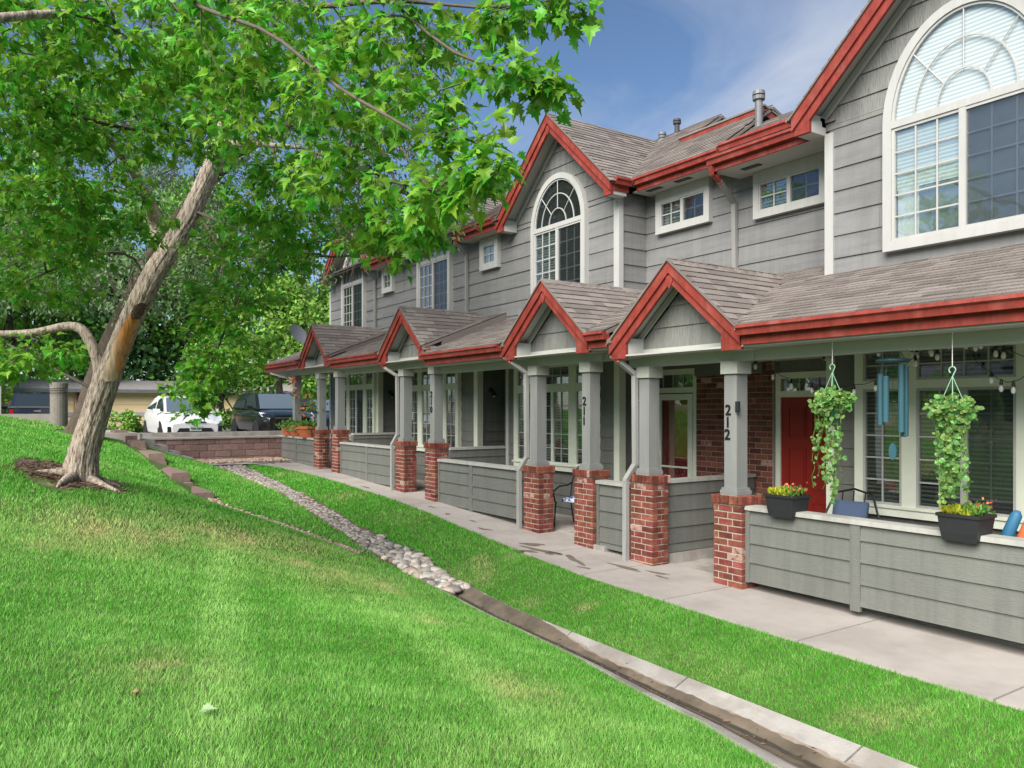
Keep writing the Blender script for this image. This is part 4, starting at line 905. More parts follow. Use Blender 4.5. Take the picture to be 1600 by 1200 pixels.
for n, x0, x1, z in ((210, -14.5, -13.66, .42), (209, -19.9, -18.8, .55)): 
    fr = door_frame(n, x0-.03, x1+.02, z, z+2.12, z+2.5, YD, 2); panel_door(n, x0+.055, x1-.065, z, z+2.12, YD-.03, 'door_dark')
def sconce(n, x, y, z):
    s_ = MB(); s_.lathe((x+.02, y, z), [(.055, -.012), (.06, 0), (.05, .02)], 12, 'x').tube([(x+.03, y, z), (x+.10, y, z+.02), (x+.15, y, z-.03)], .014, 6).lathe((x+.15, y, z-.13), [(.075, 0), (.05, .06), (.02, .09), (.012, .11)], 12); o = s_.build('porch_light', 'black_metal', UN[n]); MB().lathe((x+.15, y, z-.155), [(.005, 0), (.024, .012), (.024, .04)], 8).build('bulb', 'bulb_glass', o, smooth=True)
sconce(211, -10.13, 9.3, 2.42); sconce(210, -14.79, 9.32, 2.55); sconce(209, -20.05, 9.32, 2.6)
MB().lathe((-10.10, 9.38, .95), [(.02, -.01), (.05, 0), (.05, .01), (.02, .02)], 10, 'x').build('outlet_cover', 'galv', UN[211])
# --- brick wall between the two near doors
bw = thing('brick_wall', 'brown brick wall panel between the storm door and the red door', 'wall', (-8.2, YD, .1))
core = MB().box(-8.955, -7.455, YD-.085, YD+.05, 0, 2.95).build('mortar_bed', 'mortar', bw)
z = .12; row = 0
while z < 2.9:
    x = -8.95 if row % 2 == 0 else -8.95-.105
    while x < -7.46:
        a = max(x, -8.95); b = min(x+.206, -7.46)
        if b-a > .03 and (z < 2.64 or b > -7.6): brick_at(core, a+.004, YD-.10, z, b-a-.008, .0725, .07, fam='brick_wall_face')
        x += .215
    z += .0838; row += 1
MB().box(-8.96, -7.62, YD-.125, YD-.105, 2.66, 2.95).build('frieze', 'porch_siding', bw)
for n in UN: flush_shingles(n)
# ---------------------------------------------------------------- vegetation
HERO_LOBES = [(-8.0, -1.0, 5.2, 0.9, 0.6), (-9.5, -1.2, 4.7, 0.9, 0.6), (-10.6, -0.2, 6.2, 0.9, 0.6), (-9.0, 0.9, 6.9, 0.9, 0.5), (-11.2, -1.4, 5.5, 0.9, 0.7), (-7.2, -0.7, 5.9, 0.7, 0.45), (-12.6, 0.6, 6.6, 0.9, 0.7), (-12.8, 2.5, 7.2, 0.9, 0.7), (-10.6, 2.7, 8.0, 0.9, 0.6), (-7.42, 2.5, 3.95, 0.4, 0.22), (-5.0, 2.35, 3.42, 0.26, 0.14), (-7.0, 0.33, 4.97, 0.59, 0.39), (-7.17, 0.97, 5.2, 0.64, 0.42), (-6.24, 1.47, 4.97, 0.54, 0.39), (-5.39, 1.83, 4.73, 0.45, 0.31), (-4.63, 2.07, 4.53, 0.41, 0.29), (-4.38, 2.44, 4.57, 0.33, 0.2), (-3.99, 2.67, 4.52, 0.25, 0.13), (-3.65, 2.82, 4.51, 0.17, 0.08), (-3.82, 2.56, 4.09, 0.23, 0.08), (-3.7, 2.75, 4.0, 0.11, 0.05), (-8.2, 0.33, 4.75, 0.57, 0.46), (-8.94, 1.03, 5.06, 0.65, 0.52), (-8.5, 1.68, 5.19, 0.65, 0.52), (-6.02, 1.79, 4.43, 0.49, 0.39), (-4.75, 1.9, 4.04, 0.37, 0.29), (-4.14, 2.09, 3.89, 0.3, 0.23), (-3.47, 2.01, 3.47, 0.2, 0.15), (-3.23, 2.01, 3.29, 0.09, 0.11), (-9.34, 0.43, 4.21, 0.65, 0.46), (-10.05, 1.16, 4.4, 0.66, 0.51), (-7.02, 2.09, 4.12, 0.51, 0.34), (-5.24, 2.05, 3.74, 0.36, 0.27), (-4.07, 2.01, 3.41, 0.29, 0.18), (-3.66, 2.08, 3.26, 0.15, 0.12), (-10.5, 0.49, 3.74, 0.66, 0.44), (-8.1, 2.28, 3.82, 0.59, 0.33), (-5.53, 2.52, 3.37, 0.32, 0.19), (-4.5, 2.27, 3.27, 0.18, 0.14), (-9.75, 2.51, 3.6, 0.54, 0.35), (-9.34, 2.23, 2.93, 0.51, 0.37), (-8.95, 1.9, 2.47, 0.38, 0.26), (-9.34, 0.43, 2.68, 0.46, 0.2), (-8.91, 0.18, 2.46, 0.17, 0.13), (-8.76, 1.83, 2.19, 0.15, 0.12)]
ASH_LOBES = [(-13.0, 6.55, 5.35, 0.6, 0.45), (-14.3, 5.6, 6.0, 0.8, 0.6), (-14.37, 5.49, 6.89, 1.47, 1.1), (-13.69, 6.51, 7.63, 1.35, 1.1), (-12.37, 6.7, 5.78, 0.74, 0.8), (-13.55, 6.72, 8.85, 1.35, 0.86), (-15.91, 4.99, 6.17, 1.18, 0.91), (-14.1, 5.9, 5.55, 0.73, 0.49), (-17.99, 3.69, 7.53, 2.08, 1.67), (-20.27, 2.08, 8.58, 2.2, 1.76), (-15.84, 5.1, 8.91, 1.57, 1.31), (-15.55, 5.54, 4.86, 0.52, 0.46), (-21.01, 0.98, 5.64, 1.76, 1.47), (-19.86, 2.69, 5.05, 1.91, 1.03), (-17.6, 4.27, 5.45, 1.25, 1.11), (-17.99, 3.69, 10.17, 2.08, 1.25)]
LIMBS = [[(-11.01, 2.79, 6.49), (-10.19, 2.75, 7.02), (-8.72, 2.25, 6.98), (-6.89, 1.57, 5.84), (-5.93, 1.22, 5.05), (-5.02, 1.49, 4.53), (-4.41, 1.69, 4.04), (-3.83, 1.82, 3.67), (-3.51, 1.95, 3.45)], [(-8.72, 2.25, 6.98), (-6.82, 2.03, 5.84), (-5.3, 1.79, 4.91), (-4.59, 2.14, 4.74), (-4.08, 2.54, 4.59), (-3.63, 2.84, 4.54)], [(-4.59, 2.14, 4.74), (-4.12, 2.3, 4.29), (-3.84, 2.53, 4.1), (-3.6, 2.72, 3.96)], [(-12.05, 1.23, 2.38), (-12.97, -0.5, 3.58), (-11.0, -1.15, 4.83), (-7.97, -0.76, 4.96), (-6.35, -0.14, 4.69), (-6.52, 0.5, 5.01), (-6.84, 0.93, 5.06)], [(-11.1, 2.65, 5.62), (-9.82, 1.87, 5.31), (-8.45, 0.86, 4.88), (-7.82, 0.18, 4.82), (-7.33, -0.16, 4.67)], [(-11.08, 2.69, 5.75), (-10.13, 2.85, 5.51), (-8.44, 2.86, 5.0), (-6.11, 2.56, 4.09), (-4.25, 2.1, 3.47)], [(-11.3, 2.36, 4.83), (-9.66, 2.64, 4.25), (-8.12, 2.96, 3.77), (-5.93, 2.65, 3.43), (-4.59, 2.32, 3.27)], [(-11.56, 1.96, 4.41), (-11.61, 1.89, 4.7), (-11.14, 1.7, 4.95), (-10.53, 1.35, 5.22), (-9.69, 0.81, 5.38), (-8.87, 0.41, 5.16)], [(-11.69, 1.78, 3.96), (-11.56, 1.6, 4.18), (-11.19, 1.25, 4.12), (-10.87, 0.84, 3.91), (-10.59, 0.37, 3.59)], [(-11.27, 2.4, 4.79), (-10.56, 2.56, 4.12), (-9.95, 2.58, 3.63), (-9.53, 2.31, 3.02), (-9.13, 2.01, 2.51), (-8.86, 1.86, 2.23)], [(-9.95, 2.58, 3.63), (-10.15, 2.82, 3.26), (-10.15, 2.82, 2.77)], [(-11.01, 2.79, 6.49), (-10.85, 2.84, 6.97), (-10.56, 2.93, 7.55), (-10.04, 2.98, 8.08)], [(-11.08, 2.69, 5.96), (-9.62, 2.71, 5.92), (-7.49, 2.29, 5.19), (-5.94, 1.91, 4.67)]]
ASHTRUNK = [(-21.39, 1.85, 1.35), (-21.26, 2.04, 2.11), (-21.1, 2.27, 3.11), (-20.61, 2.65, 4.24), (-19.54, 3.17, 5.64), (-17.76, 4.04, 7.11), (-15.91, 4.99, 7.86), (-14.29, 5.98, 7.83)]
TRUNK = [(-12.2,1.02,1.0),(-12.17,1.05,1.22),(-12.14,1.09,1.5),(-12.08,1.2,1.95),(-12.0,1.31,2.38),(-11.9,1.45,2.82),(-11.78,1.63,3.34),(-11.61,1.89,3.96),(-11.47,2.1,4.35),(-11.32,2.32,4.83),(-11.15,2.58,5.53),(-11.08,2.69,5.96),(-11.01,2.79,6.49)]
TR_R = [.29,.228,.188,.172,.168,.142,.138,.14,.136,.125,.11,.10,.085]
def smooth_path(P, Rr, k):
    P = np.array(P, float); n = len(P); t = np.linspace(0, n-1, (n-1)*k+1); out = []
    for q in t:
        i = min(int(q), n-2); f_ = q-i; p0 = P[max(i-1, 0)]; p1 = P[i]; p2 = P[i+1]; p3 = P[min(i+2, n-1)]
        out.append(.5*((2*p1)+(-p0+p2)*f_+(2*p0-5*p1+4*p2-p3)*f_**2+(-p0+3*p1-3*p2+p3)*f_**3))
    return np.array(out), np.interp(t, np.arange(n), Rr)
def bark_tube(P, Rr, seg=40, amp=.05, flare=True, seed=0, plates=0.0):
    # trunk with furrows and, at the foot, root flare
    rn = np.random.RandomState(seed); ph = rn.uniform(0, 6.28, 12); V = []; F = []; m = len(P)
    s_ = np.concatenate([[0], np.cumsum(np.linalg.norm(np.diff(P, axis=0), axis=1))])
    ang = np.linspace(0, 2*np.pi, seg, endpoint=False)
    for i in range(m):
        t = P[min(i+1, m-1)]-P[max(i-1, 0)]; t = t/np.linalg.norm(t); u = np.array((1., 0, 0)); u -= t*u.dot(t); u /= np.linalg.norm(u); w = np.cross(t, u)
        r = Rr[i]*(1+amp*(.5*np.sin(9*ang+ph[0]+1.3*np.sin(s_[i]*3+ph[1]))+.4*np.sin(14*ang+ph[2]+1.7*np.sin(s_[i]*5+ph[3]))+.5*np.sin(3*ang+ph[4]+s_[i]*1.1)))
        if plates:
            q = np.abs(np.sin(11*ang+ph[6]+2.2*np.sin(s_[i]*2.6+ang*2+ph[7])+.8*np.sin(s_[i]*9+ph[8])))*np.abs(np.sin(19*ang+ph[9]+1.8*np.sin(s_[i]*4.1+ph[10]))); r = r*(1+plates*(q**.5-.6))+rn.normal(scale=.0022, size=seg)
        if flare: r = r*(1+.28*np.exp(-s_[i]/.25)*np.maximum(0, np.sin(5*ang+ph[5])))
        V.append(P[i]+np.outer(np.cos(ang)*r, u)+np.outer(np.sin(ang)*r, w))
    V = np.concatenate(V)
    for i in range(m-1):
        a = np.arange(seg); b = (a+1) % seg; F.append(np.stack([i*seg+a, i*seg+b, (i+1)*seg+b, (i+1)*seg+a], 1))
    return V, np.concatenate(F)
maple = thing('maple_tree', 'leaning maple with a torn orange bare-wood scar on its trunk and leafy boughs overhead', 'tree', (-12.2, 1.05, 1.15), 'trees')
TP, TRR = smooth_path(TRUNK, TR_R, 22)
Vt, Ft = bark_tube(TP, TRR, 110, .05, plates=.085); trunk_o = np_mesh('trunk', Vt, Ft, 'bark', maple, smooth=True)
# scar patch on the camera side of the trunk
def scar(z0, z1, half, m, name, lift, seed, a0=0.0):
    rn = random.Random(seed); fw = np.array((.99, -.14, 0)); vs = []; fs = []; nz, na = 16, 8
    for i in range(nz+1):
        z = z0+(z1-z0)*i/nz; p = np.array([np.interp(z, TP[:, 2], TP[:, k]) for k in range(3)]); r = np.interp(z, TP[:, 2], TRR)
        f_ = np.interp(i/nz, [0, .08, .5, .9, 1], [.35, .8, 1, .85, .4])*(1+rn.uniform(-.12, .12))
        for j in range(na+1):
            a = a0+half*f_*(2*j/na-1); d = np.array((fw[0]*math.cos(a)-fw[1]*math.sin(a), fw[0]*math.sin(a)+fw[1]*math.cos(a), 0))
            edge = 1-abs(2*j/na-1); q = p+d*(r*1.05+.012-.006*edge+(.006 if name != 'bare_wood' else 0)); vs.append(tuple(q+np.array((0, 0, rn.uniform(-.006, .006)))))
    for i in range(nz):
        for j in range(na): o = i*(na+1)+j; fs.append((o, o+1, o+na+2, o+na+1))
    MB().add(vs, fs).build(name, m, trunk_o, smooth=True)
scar(2.5, 3.46, .8, 'bare_wood', 'bare_wood', .05, 1, .25); scar(3.34, 3.56, .5, 'rot_wood', 'rot_wood', .06, 2, .3)
# limbs: explicit ones first, then twigs grown to every leaf cluster
NODES = []     # (pos, parent index)
def add_chain(pts, start=None, step=.22):
    prev = start
    P_, _ = smooth_path(pts, [1]*len(pts), 10); last = None
    for p in P_:
        if last is not None and np.linalg.norm(p-last) < step: continue
        NODES.append((np.array(p), prev if prev is not None else -1)); prev = len(NODES)-1; last = p
    return prev
def nearest(p): 
    A = np.array([n[0] for n in NODES]); return int(np.argmin(((A-p)**2).sum(1)))
add_chain(TRUNK[3:], None)
LIMBS.append([(-12.05,1.23,2.38),(-12.03,1.27,2.69),(-12.12,1.13,3.13),(-12.24,.94,3.26),(-12.54,.51,3.17),(-12.88,0,3.15)])
LIMBS.append([(-12.54,.51,3.17),(-11.2,.45,3.0),(-9.9,.45,2.85),(-9.0,.2,2.6)])
for lm in LIMBS: add_chain(lm, nearest(np.array(lm[0])))
rn = np.random.RandomState(5); clusters = []
for (x, y, z, rh, rv) in HERO_LOBES:
    n = int(12+115*rh*rh*rv*4) if rh > .2 else 11
    n = min(n, 92)
    for i in range(n):
        v = rn.normal(size=3); v /= np.linalg.norm(v); v *= rn.uniform(.15, 1)**.5; clusters.append(np.array((x, y, z))+v*np.array((rh*1.15, rh*1.15, rv*1.1)))
clusters = np.array(clusters)
A0 = np.array([n[0] for n in NODES]); dist0 = np.array([((A0-c_)**2).sum(1).min() for c_ in clusters]); order = np.argsort(dist0); tips = []
for ci in order:
    c_ = clusters[ci]; k = nearest(c_+np.array((0, 0, .05))); p0 = NODES[k][0]; L_ = np.linalg.norm(c_-p0)
    if L_ < .06: tips.append(k); continue
    n = max(1, int(L_/.2)); prev = k
    for j in range(1, n+1):
        t = j/n; p = p0+(c_-p0)*t+np.array((0, 0, .10*L_*math.sin(math.pi*t)*.5))+rn.normal(scale=.012, size=3)*(t < 1); NODES.append((p, prev)); prev = len(NODES)-1
    tips.append(prev)
cnt = np.zeros(len(NODES)); 
for t in tips: cnt[t] += 1
for i in range(len(NODES)-1, -1, -1):
    if NODES[i][1] >= 0: cnt[NODES[i][1]] += cnt[i]
rad = np.clip(.0016*np.sqrt(np.maximum(cnt, .6)), .0026, .02)
bmb_v = []; bmb_f = []
PN = np.array([n[0] for n in NODES]); par = np.array([n[1] for n in NODES]); idx = np.where(par >= 0)[0]
ang5 = np.linspace(0, 2*np.pi, 6, endpoint=False); off = 0
for i in idx:
    a, b = PN[par[i]], PN[i]; t = b-a; l_ = np.linalg.norm(t)
    if l_ < 1e-4: continue
    t /= l_; u = np.cross(t, (0.3, .2, .93)); u /= np.linalg.norm(u)+1e-9; w = np.cross(t, u); ra, rb_ = min(rad[par[i]], rad[i]*1.5), rad[i]
    bmb_v.append(a-t*.01+np.outer(np.cos(ang5)*ra, u)+np.outer(np.sin(ang5)*ra, w)); bmb_v.append(b+np.outer(np.cos(ang5)*rb_, u)+np.outer(np.sin(ang5)*rb_, w))
    q = np.arange(6); bmb_f.append(np.stack([off+q, off+(q+1) % 6, off+6+(q+1) % 6, off+6+q], 1)); off += 12
np_mesh('branches', np.concatenate(bmb_v), np.concatenate(bmb_f), 'twig', maple, smooth=True)
for lm, r0, r1 in ((LIMBS[-2], .085, .045), (LIMBS[7], .085, .035), (LIMBS[3][3:6], .042, .026), (LIMBS[0][:3], .07, .03), (LIMBS[5][:3], .05, .02)):
    P_, R_ = smooth_path(lm, np.linspace(r0, r1, len(lm)), 5); v_, f_ = bark_tube(P_, R_, 16, .04, False, 3); np_mesh('limb', v_, f_, 'bark', maple, smooth=True)
# leaf shapes
MAPLE = [(0,-.02),(.16,.02),(.34,-.03),(.30,.10),(.50,.16),(.37,.25),(.52,.42),(.33,.42),(.24,.46),(.26,.62),(.13,.60),(0,1.0)]
MAPLE = MAPLE+[(-x, y) for x, y in MAPLE[-2:0:-1]]
def leaf_batch(base, tipdir, nrm, size, shape, fold=.18, droop=.12, width=1.0):
    # arrays of leaves: shape polygon fanned from a midrib point
    shp = np.array(shape); n = len(base); k = len(shp); t = tipdir/np.linalg.norm(tipdir, axis=1, keepdims=True); w = np.cross(t, nrm); w /= np.linalg.norm(w, axis=1, keepdims=True)+1e-9; nn = np.cross(w, t)
    X = shp[:, 0]*width; Y = shp[:, 1]; Z = fold*np.abs(X)-droop*Y*Y
    P_ = base[:, None, :]+size[:, None, None]*(X[None, :, None]*w[:, None, :]+Y[None, :, None]*t[:, None, :]+Z[None, :, None]*nn[:, None, :])
    cen = base[:, None, :]+size[:, None, None]*(.30*t[:, None, :]); V = np.concatenate([P_, cen], 1).reshape(-1, 3)
    a = np.arange(k); tri = np.stack([a, (a+1) % k, np.full(k, k)], 1); F = (np.arange(n)[:, None, None]*(k+1)+tri[None]).reshape(-1, 3); return V, F
def rand_dirs(n, rs): v = rs.normal(size=(n, 3)); return v/np.linalg.norm(v, axis=1, keepdims=True)
rs = np.random.RandomState(9); B = []; T_ = []; Nn = []; S_ = []
tip_pts = PN[np.array(tips)]; par_pts = PN[np.maximum(par[np.array(tips)], 0)]
for p, q in zip(tip_pts, par_pts):
    n = rs.randint(8, 14); gd = p-q; gd = gd/(np.linalg.norm(gd)+1e-6)
    for j in range(n):
        d = gd*.5+rs.normal(size=3)*.8; d[2] = d[2]*.55-.28; d /= np.linalg.norm(d); b = q+(p-q)*rs.uniform(.4, 1.05)+rs.normal(scale=.03, size=3)+d*rs.uniform(.03, .09)
        nm = np.array((rs.normal()*.45+.12, rs.normal()*.45-.15, 1.0)); B.append(b); T_.append(d); Nn.append(nm); S_.append(.045+.075*rs.rand()**1.4)
V, F = leaf_batch(np.array(B), np.array(T_), np.array(Nn), np.array(S_), MAPLE, fold=.34, droop=.38)
np_mesh('crown', V, F, 'maple_leaf', maple)
print('maple leaves', len(B), 'nodes', len(NODES))
# second tree: dark trunk, fine leaves
ash = thing('ash_tree', 'dark trunked tree with fine grey-green leaves standing behind the scarred maple', 'tree', (-21.39, 1.85, 1.35), 'trees')
AP, AR = smooth_path(ASHTRUNK, [.42,.30,.25,.22,.18,.13,.09,.05], 6); v_, f_ = bark_tube(AP, AR, 24, .05, True, 4); np_mesh('trunk', v_, f_, 'bark_dark', ash, smooth=True)
LEAFLET = [(0,0),(.16,.3),(.15,.6),(0,1),(-.15,.6),(-.16,.3)]
def fine_crown(lobes, per, smin, smax, rs, twig_parent, trunk_pts, m, leaf_n=7, nm='crown', gap=.4):
    B = []; T_ = []; Nn = []; tw = MB()
    for (x, y, z, rh, rv) in lobes:
        c0 = np.array((x, y, z)); k = int(np.argmin(((trunk_pts-c0)**2).sum(1))); q0 = trunk_pts[k]
        mid = (q0+c0)/2+np.array((0, 0, .3)); tw.tube([q0, mid, c0], [.05, .035, .02], 5)
        for i in range(int(per*rh*rv*1.0)):
            v = rand_dirs(1, rs)[0]*rs.uniform(.1, 1)**.45; p = c0+v*np.array((rh, rh, rv)); 
            if rs.rand() < .16: tw.tube([c0+(p-c0)*.3, p], [.012, .004], 3, False)
            g_ = rand_dirs(1, rs)[0]
            for j in range(leaf_n):
                d = g_+rand_dirs(1, rs)[0]*.8; d[2] -= .5; B.append(p+rs.normal(scale=.09, size=3)); T_.append(d); Nn.append(rand_dirs(1, rs)[0]+np.array((0, 0, .8)))
    V, F = leaf_batch(np.array(B), np.array(T_), np.array(Nn), rs.uniform(smin, smax, len(B)), LEAFLET, .1, .1, 1.1); np_mesh(nm, V, F, m, twig_parent); tw.build('branches', 'twig', twig_parent)
fine_crown(ASH_LOBES, 170, .08, .13, np.random.RandomState(3), ash, AP, 'ash_leaf', 8)
dead = MB(); rn2 = random.Random(2)
for i in range(26):
    p = Vector((-14.0+rn2.gauss(0, .3), 5.9+rn2.gauss(0, .3), 5.9)); q = p+Vector((rn2.uniform(-.4, .5), rn2.uniform(-.4, .5), rn2.uniform(-1.5, -.6))); m_ = (p+q)/2+Vector((rn2.gauss(0, .12), rn2.gauss(0, .12), 0)); dead.tube([p, m_, q], [.01, .007, .003], 4, False)
dead.build('dead_twigs', 'twig', ash)
# background trees beyond the car park
def bg_tree(x, y, z0, h, r, m, label, seed, n=5200, leaf=.30, low=.22, trunk_r=.22, name='tree', group='trees', lobes=26):
    rs = np.random.RandomState(seed); t = thing(name, label, 'tree' if name != 'shrub' else 'shrub', (x, y, z0), group)
    tp = np.array([(x, y, z0-.3), (x+rs.normal()*.1, y+rs.normal()*.1, z0+h*.35), (x+rs.normal()*.3, y+rs.normal()*.3, z0+h*.75)])
    mb = MB().tube(tp, [trunk_r, trunk_r*.7, trunk_r*.25], 8); C = []
    for i in range(lobes):
        f_ = rs.uniform(0, 1); zz = z0+h*(low+(1-low)*f_); rr_ = r*math.sqrt(max(.05, 1-(2*f_-.85)**2*.75)); a = rs.uniform(0, 6.28); q = rr_*rs.uniform(.2, .85); c0 = np.array((x+q*math.cos(a), y+q*math.sin(a), zz)); C.append((c0, r*rs.uniform(.22, .42)))
        if i % 2 == 0: mb.tube([tp[1]+(tp[2]-tp[1])*rs.uniform(0, .8), c0], [trunk_r*.25, .02], 5, False)
    mb.build('trunk', 'bark_dark', t); per = n//lobes; B = []
    for c0, q in C:
        v = rand_dirs(per, rs)*(rs.uniform(.35, 1.0, (per, 1))**.5); B.append(c0+v*q*np.array((1, 1, .8)))
    B = np.concatenate(B); k = len(B); T_ = rand_dirs(k, rs); T_[:, 2] -= .3; Nn = rand_dirs(k, rs)+np.array((0.2, -.3, .9))
    V, F = leaf_batch(B, T_, Nn, rs.uniform(.6, 1.25, k)*leaf, [(0,0),(.30,.25),(.26,.65),(0,1),(-.26,.65),(-.30,.25)], .15, .15); np_mesh('crown', V, F, m, t); return t
bg_tree(-53.3, 1.2, 1.0, 13.5, 5.0, 'far_leaf', 'broad dark green tree behind the pickup, left edge', 21, 9000, .36, low=.08)
bg_tree(-50.3, -3.5, 1.0, 13, 5.0, 'far_leaf_blue', 'dark tree at the far left behind the tan enclosure', 22, 6000, .36)
bg_tree(-58.0, 6.4, 1.0, 14, 5.0, 'far_leaf_blue', 'tall blue-green tree behind the garages left of the maple trunk', 23, 8000, .36, low=.1)
bg_tree(-57.5, 11.5, 1.0, 14.5, 5.2, 'far_leaf', 'tall dark green tree behind the middle of the garages', 24, 9000, .36, low=.08)
bg_tree(-54.5, 17.2, 1.0, 13, 4.6, 'far_leaf', 'round green tree behind the white car', 25, 8000, .36, low=.08)
bg_tree(-39.0, 12.3, 1.0, 7.2, 3.1, 'far_leaf_light', 'lime green tree standing behind the black car', 26, 9000, .24, low=.1)
bg_tree(-44.0, 18.6, 1.0, 8.0, 3.4, 'far_leaf_light', 'pale green tree seen through the far porch posts', 27, 7000, .26, low=.05)
bg_tree(-36.8, 8.6, 1.0, 4.6, 1.9, 'far_leaf', 'small dark tree between the white and black cars', 28, 6000, .2, low=.12)
bg_tree(-64, 26, 1.0, 12, 5, 'far_leaf', 'distant tree behind the end of the row', 29, 6000, .38)
bg_tree(-47.8, -.8, 1.0, 4.4, 2.6, 'far_leaf_light', 'yellow-green leafy tree just behind the pickup roof', 30, 5000, .24, low=.1)
bg_tree(-33.1, 4.4, 1.1, .85, .75, 'far_leaf_light', 'round clipped green shrub in front of the garage brick pier', 31, 1600, .12, low=.15, trunk_r=.03, name='shrub', group='shrubs', lobes=14)
bg_tree(-33.6, 3.2, 1.1, .7, .5, 'far_leaf', 'small dark shrub half hidden by the maple trunk', 32, 900, .12, low=.15, trunk_r=.03, name='shrub', group='shrubs', lobes=10)
bg_tree(-62.5, 5.6, 1.0, 15.5, 4.6, 'far_leaf', 'tall leafy tree rising over the garages beside the maple trunk', 33, 9000, .34, low=.28)
bg_tree(-61.0, 9.9, 1.0, 16, 4.8, 'far_leaf_blue', 'tall tree with dense crown above the white car', 34, 9000, .34, low=.28)
bg_tree(-60.0, -8.0, 1.0, 16, 6, 'far_leaf', 'big tree beyond the tan enclosure, farthest left', 35, 6000, .42)
bg_tree(-66.0, 1.5, 1.0, 19, 6, 'far_leaf_blue', 'very tall tree far behind the pickup', 36, 9000, .42, low=.3)
bg_tree(-68.0, 14.5, 1.0, 19, 6, 'far_leaf', 'very tall tree far behind the garages and the white car', 37, 9000, .42, low=.3)
# trees across the green that the window panes mirror
for i, (x, y, h, r) in enumerate([(-10, -15, 9, 3.6), (-17, -17, 10, 4.0), (-25, -15, 9, 3.8), (1, -17, 9, 3.5), (-33, -14, 10, 4)]):
    bg_tree(x, y, .8, h, r, 'far_leaf', ('first', 'second', 'third', 'fourth', 'fifth')[i]+' leafy tree across the green, mirrored in the window panes', 50+i, 2600, .42, group='trees across the green')
# ---------------------------------------------------------------- grass
def grass_points(n, x0, x1, y0, y1, rs):
    X = rs.uniform(x0, x1, n); Y = rs.uniform(y0, y1, n); yt = lerp_tab(X, T_YT); yl = lerp_tab(X, T_YL); yr = lerp_tab(X, T_YR); yw = lerp_tab(X, T_YW)
    jit = rs.normal(scale=.018, size=n)
    rockside = X < -8.62; pebb = (X < -10.9) & (X > -15.3) & (np.abs(Y-yt-.04) < .09+jit)
    inside = np.where(rockside, ((Y < yl-.06+jit+.03*np.sin(X*5)) | ((Y > yr+.06+jit+.03*np.sin(X*4)) & (Y < yw-.01+jit*.7))), (Y < yl-.01+jit*1.3+.015*np.sin(X*9)) | ((Y > yr+.012+jit*1.3+.02*np.sin(X*7)) & (Y < yw-.012+jit*.6)))
    ok = inside & ~pebb & ((X > -22.0) | (Y < 1.88)) & ~((X < -14.4) & (X > -22.3) & (Y > yt-.42) & (Y < yt+.12)) & ~((X < -22.0) & (Y > 4.3))
    ok &= ~((X < -21.9) & (X > -26) & (Y > 1.85))
    dt = np.hypot(X+12.2, (Y-1.05)); ok &= dt > .55+.2*np.sin(np.arctan2(Y-1.05, X+12.2)*3)+np.abs(jit)*4
    ok &= ~((np.hypot((X+12.7)/1.5, (Y-.75)/.45) < 1))
    ok &= np.hypot(X+21.39, Y-1.85) > .55
    return X[ok], Y[ok]
def vnoise(X, Y, s, seed):
    a = np.random.RandomState(seed).uniform(0, 6.28, 10); r = 0
    for i in range(5): th = a[i]; r = r+np.sin((X*np.cos(th)+Y*np.sin(th))*s*(1+.37*i)+a[5+i])/(1+.3*i)
    return r/3.2
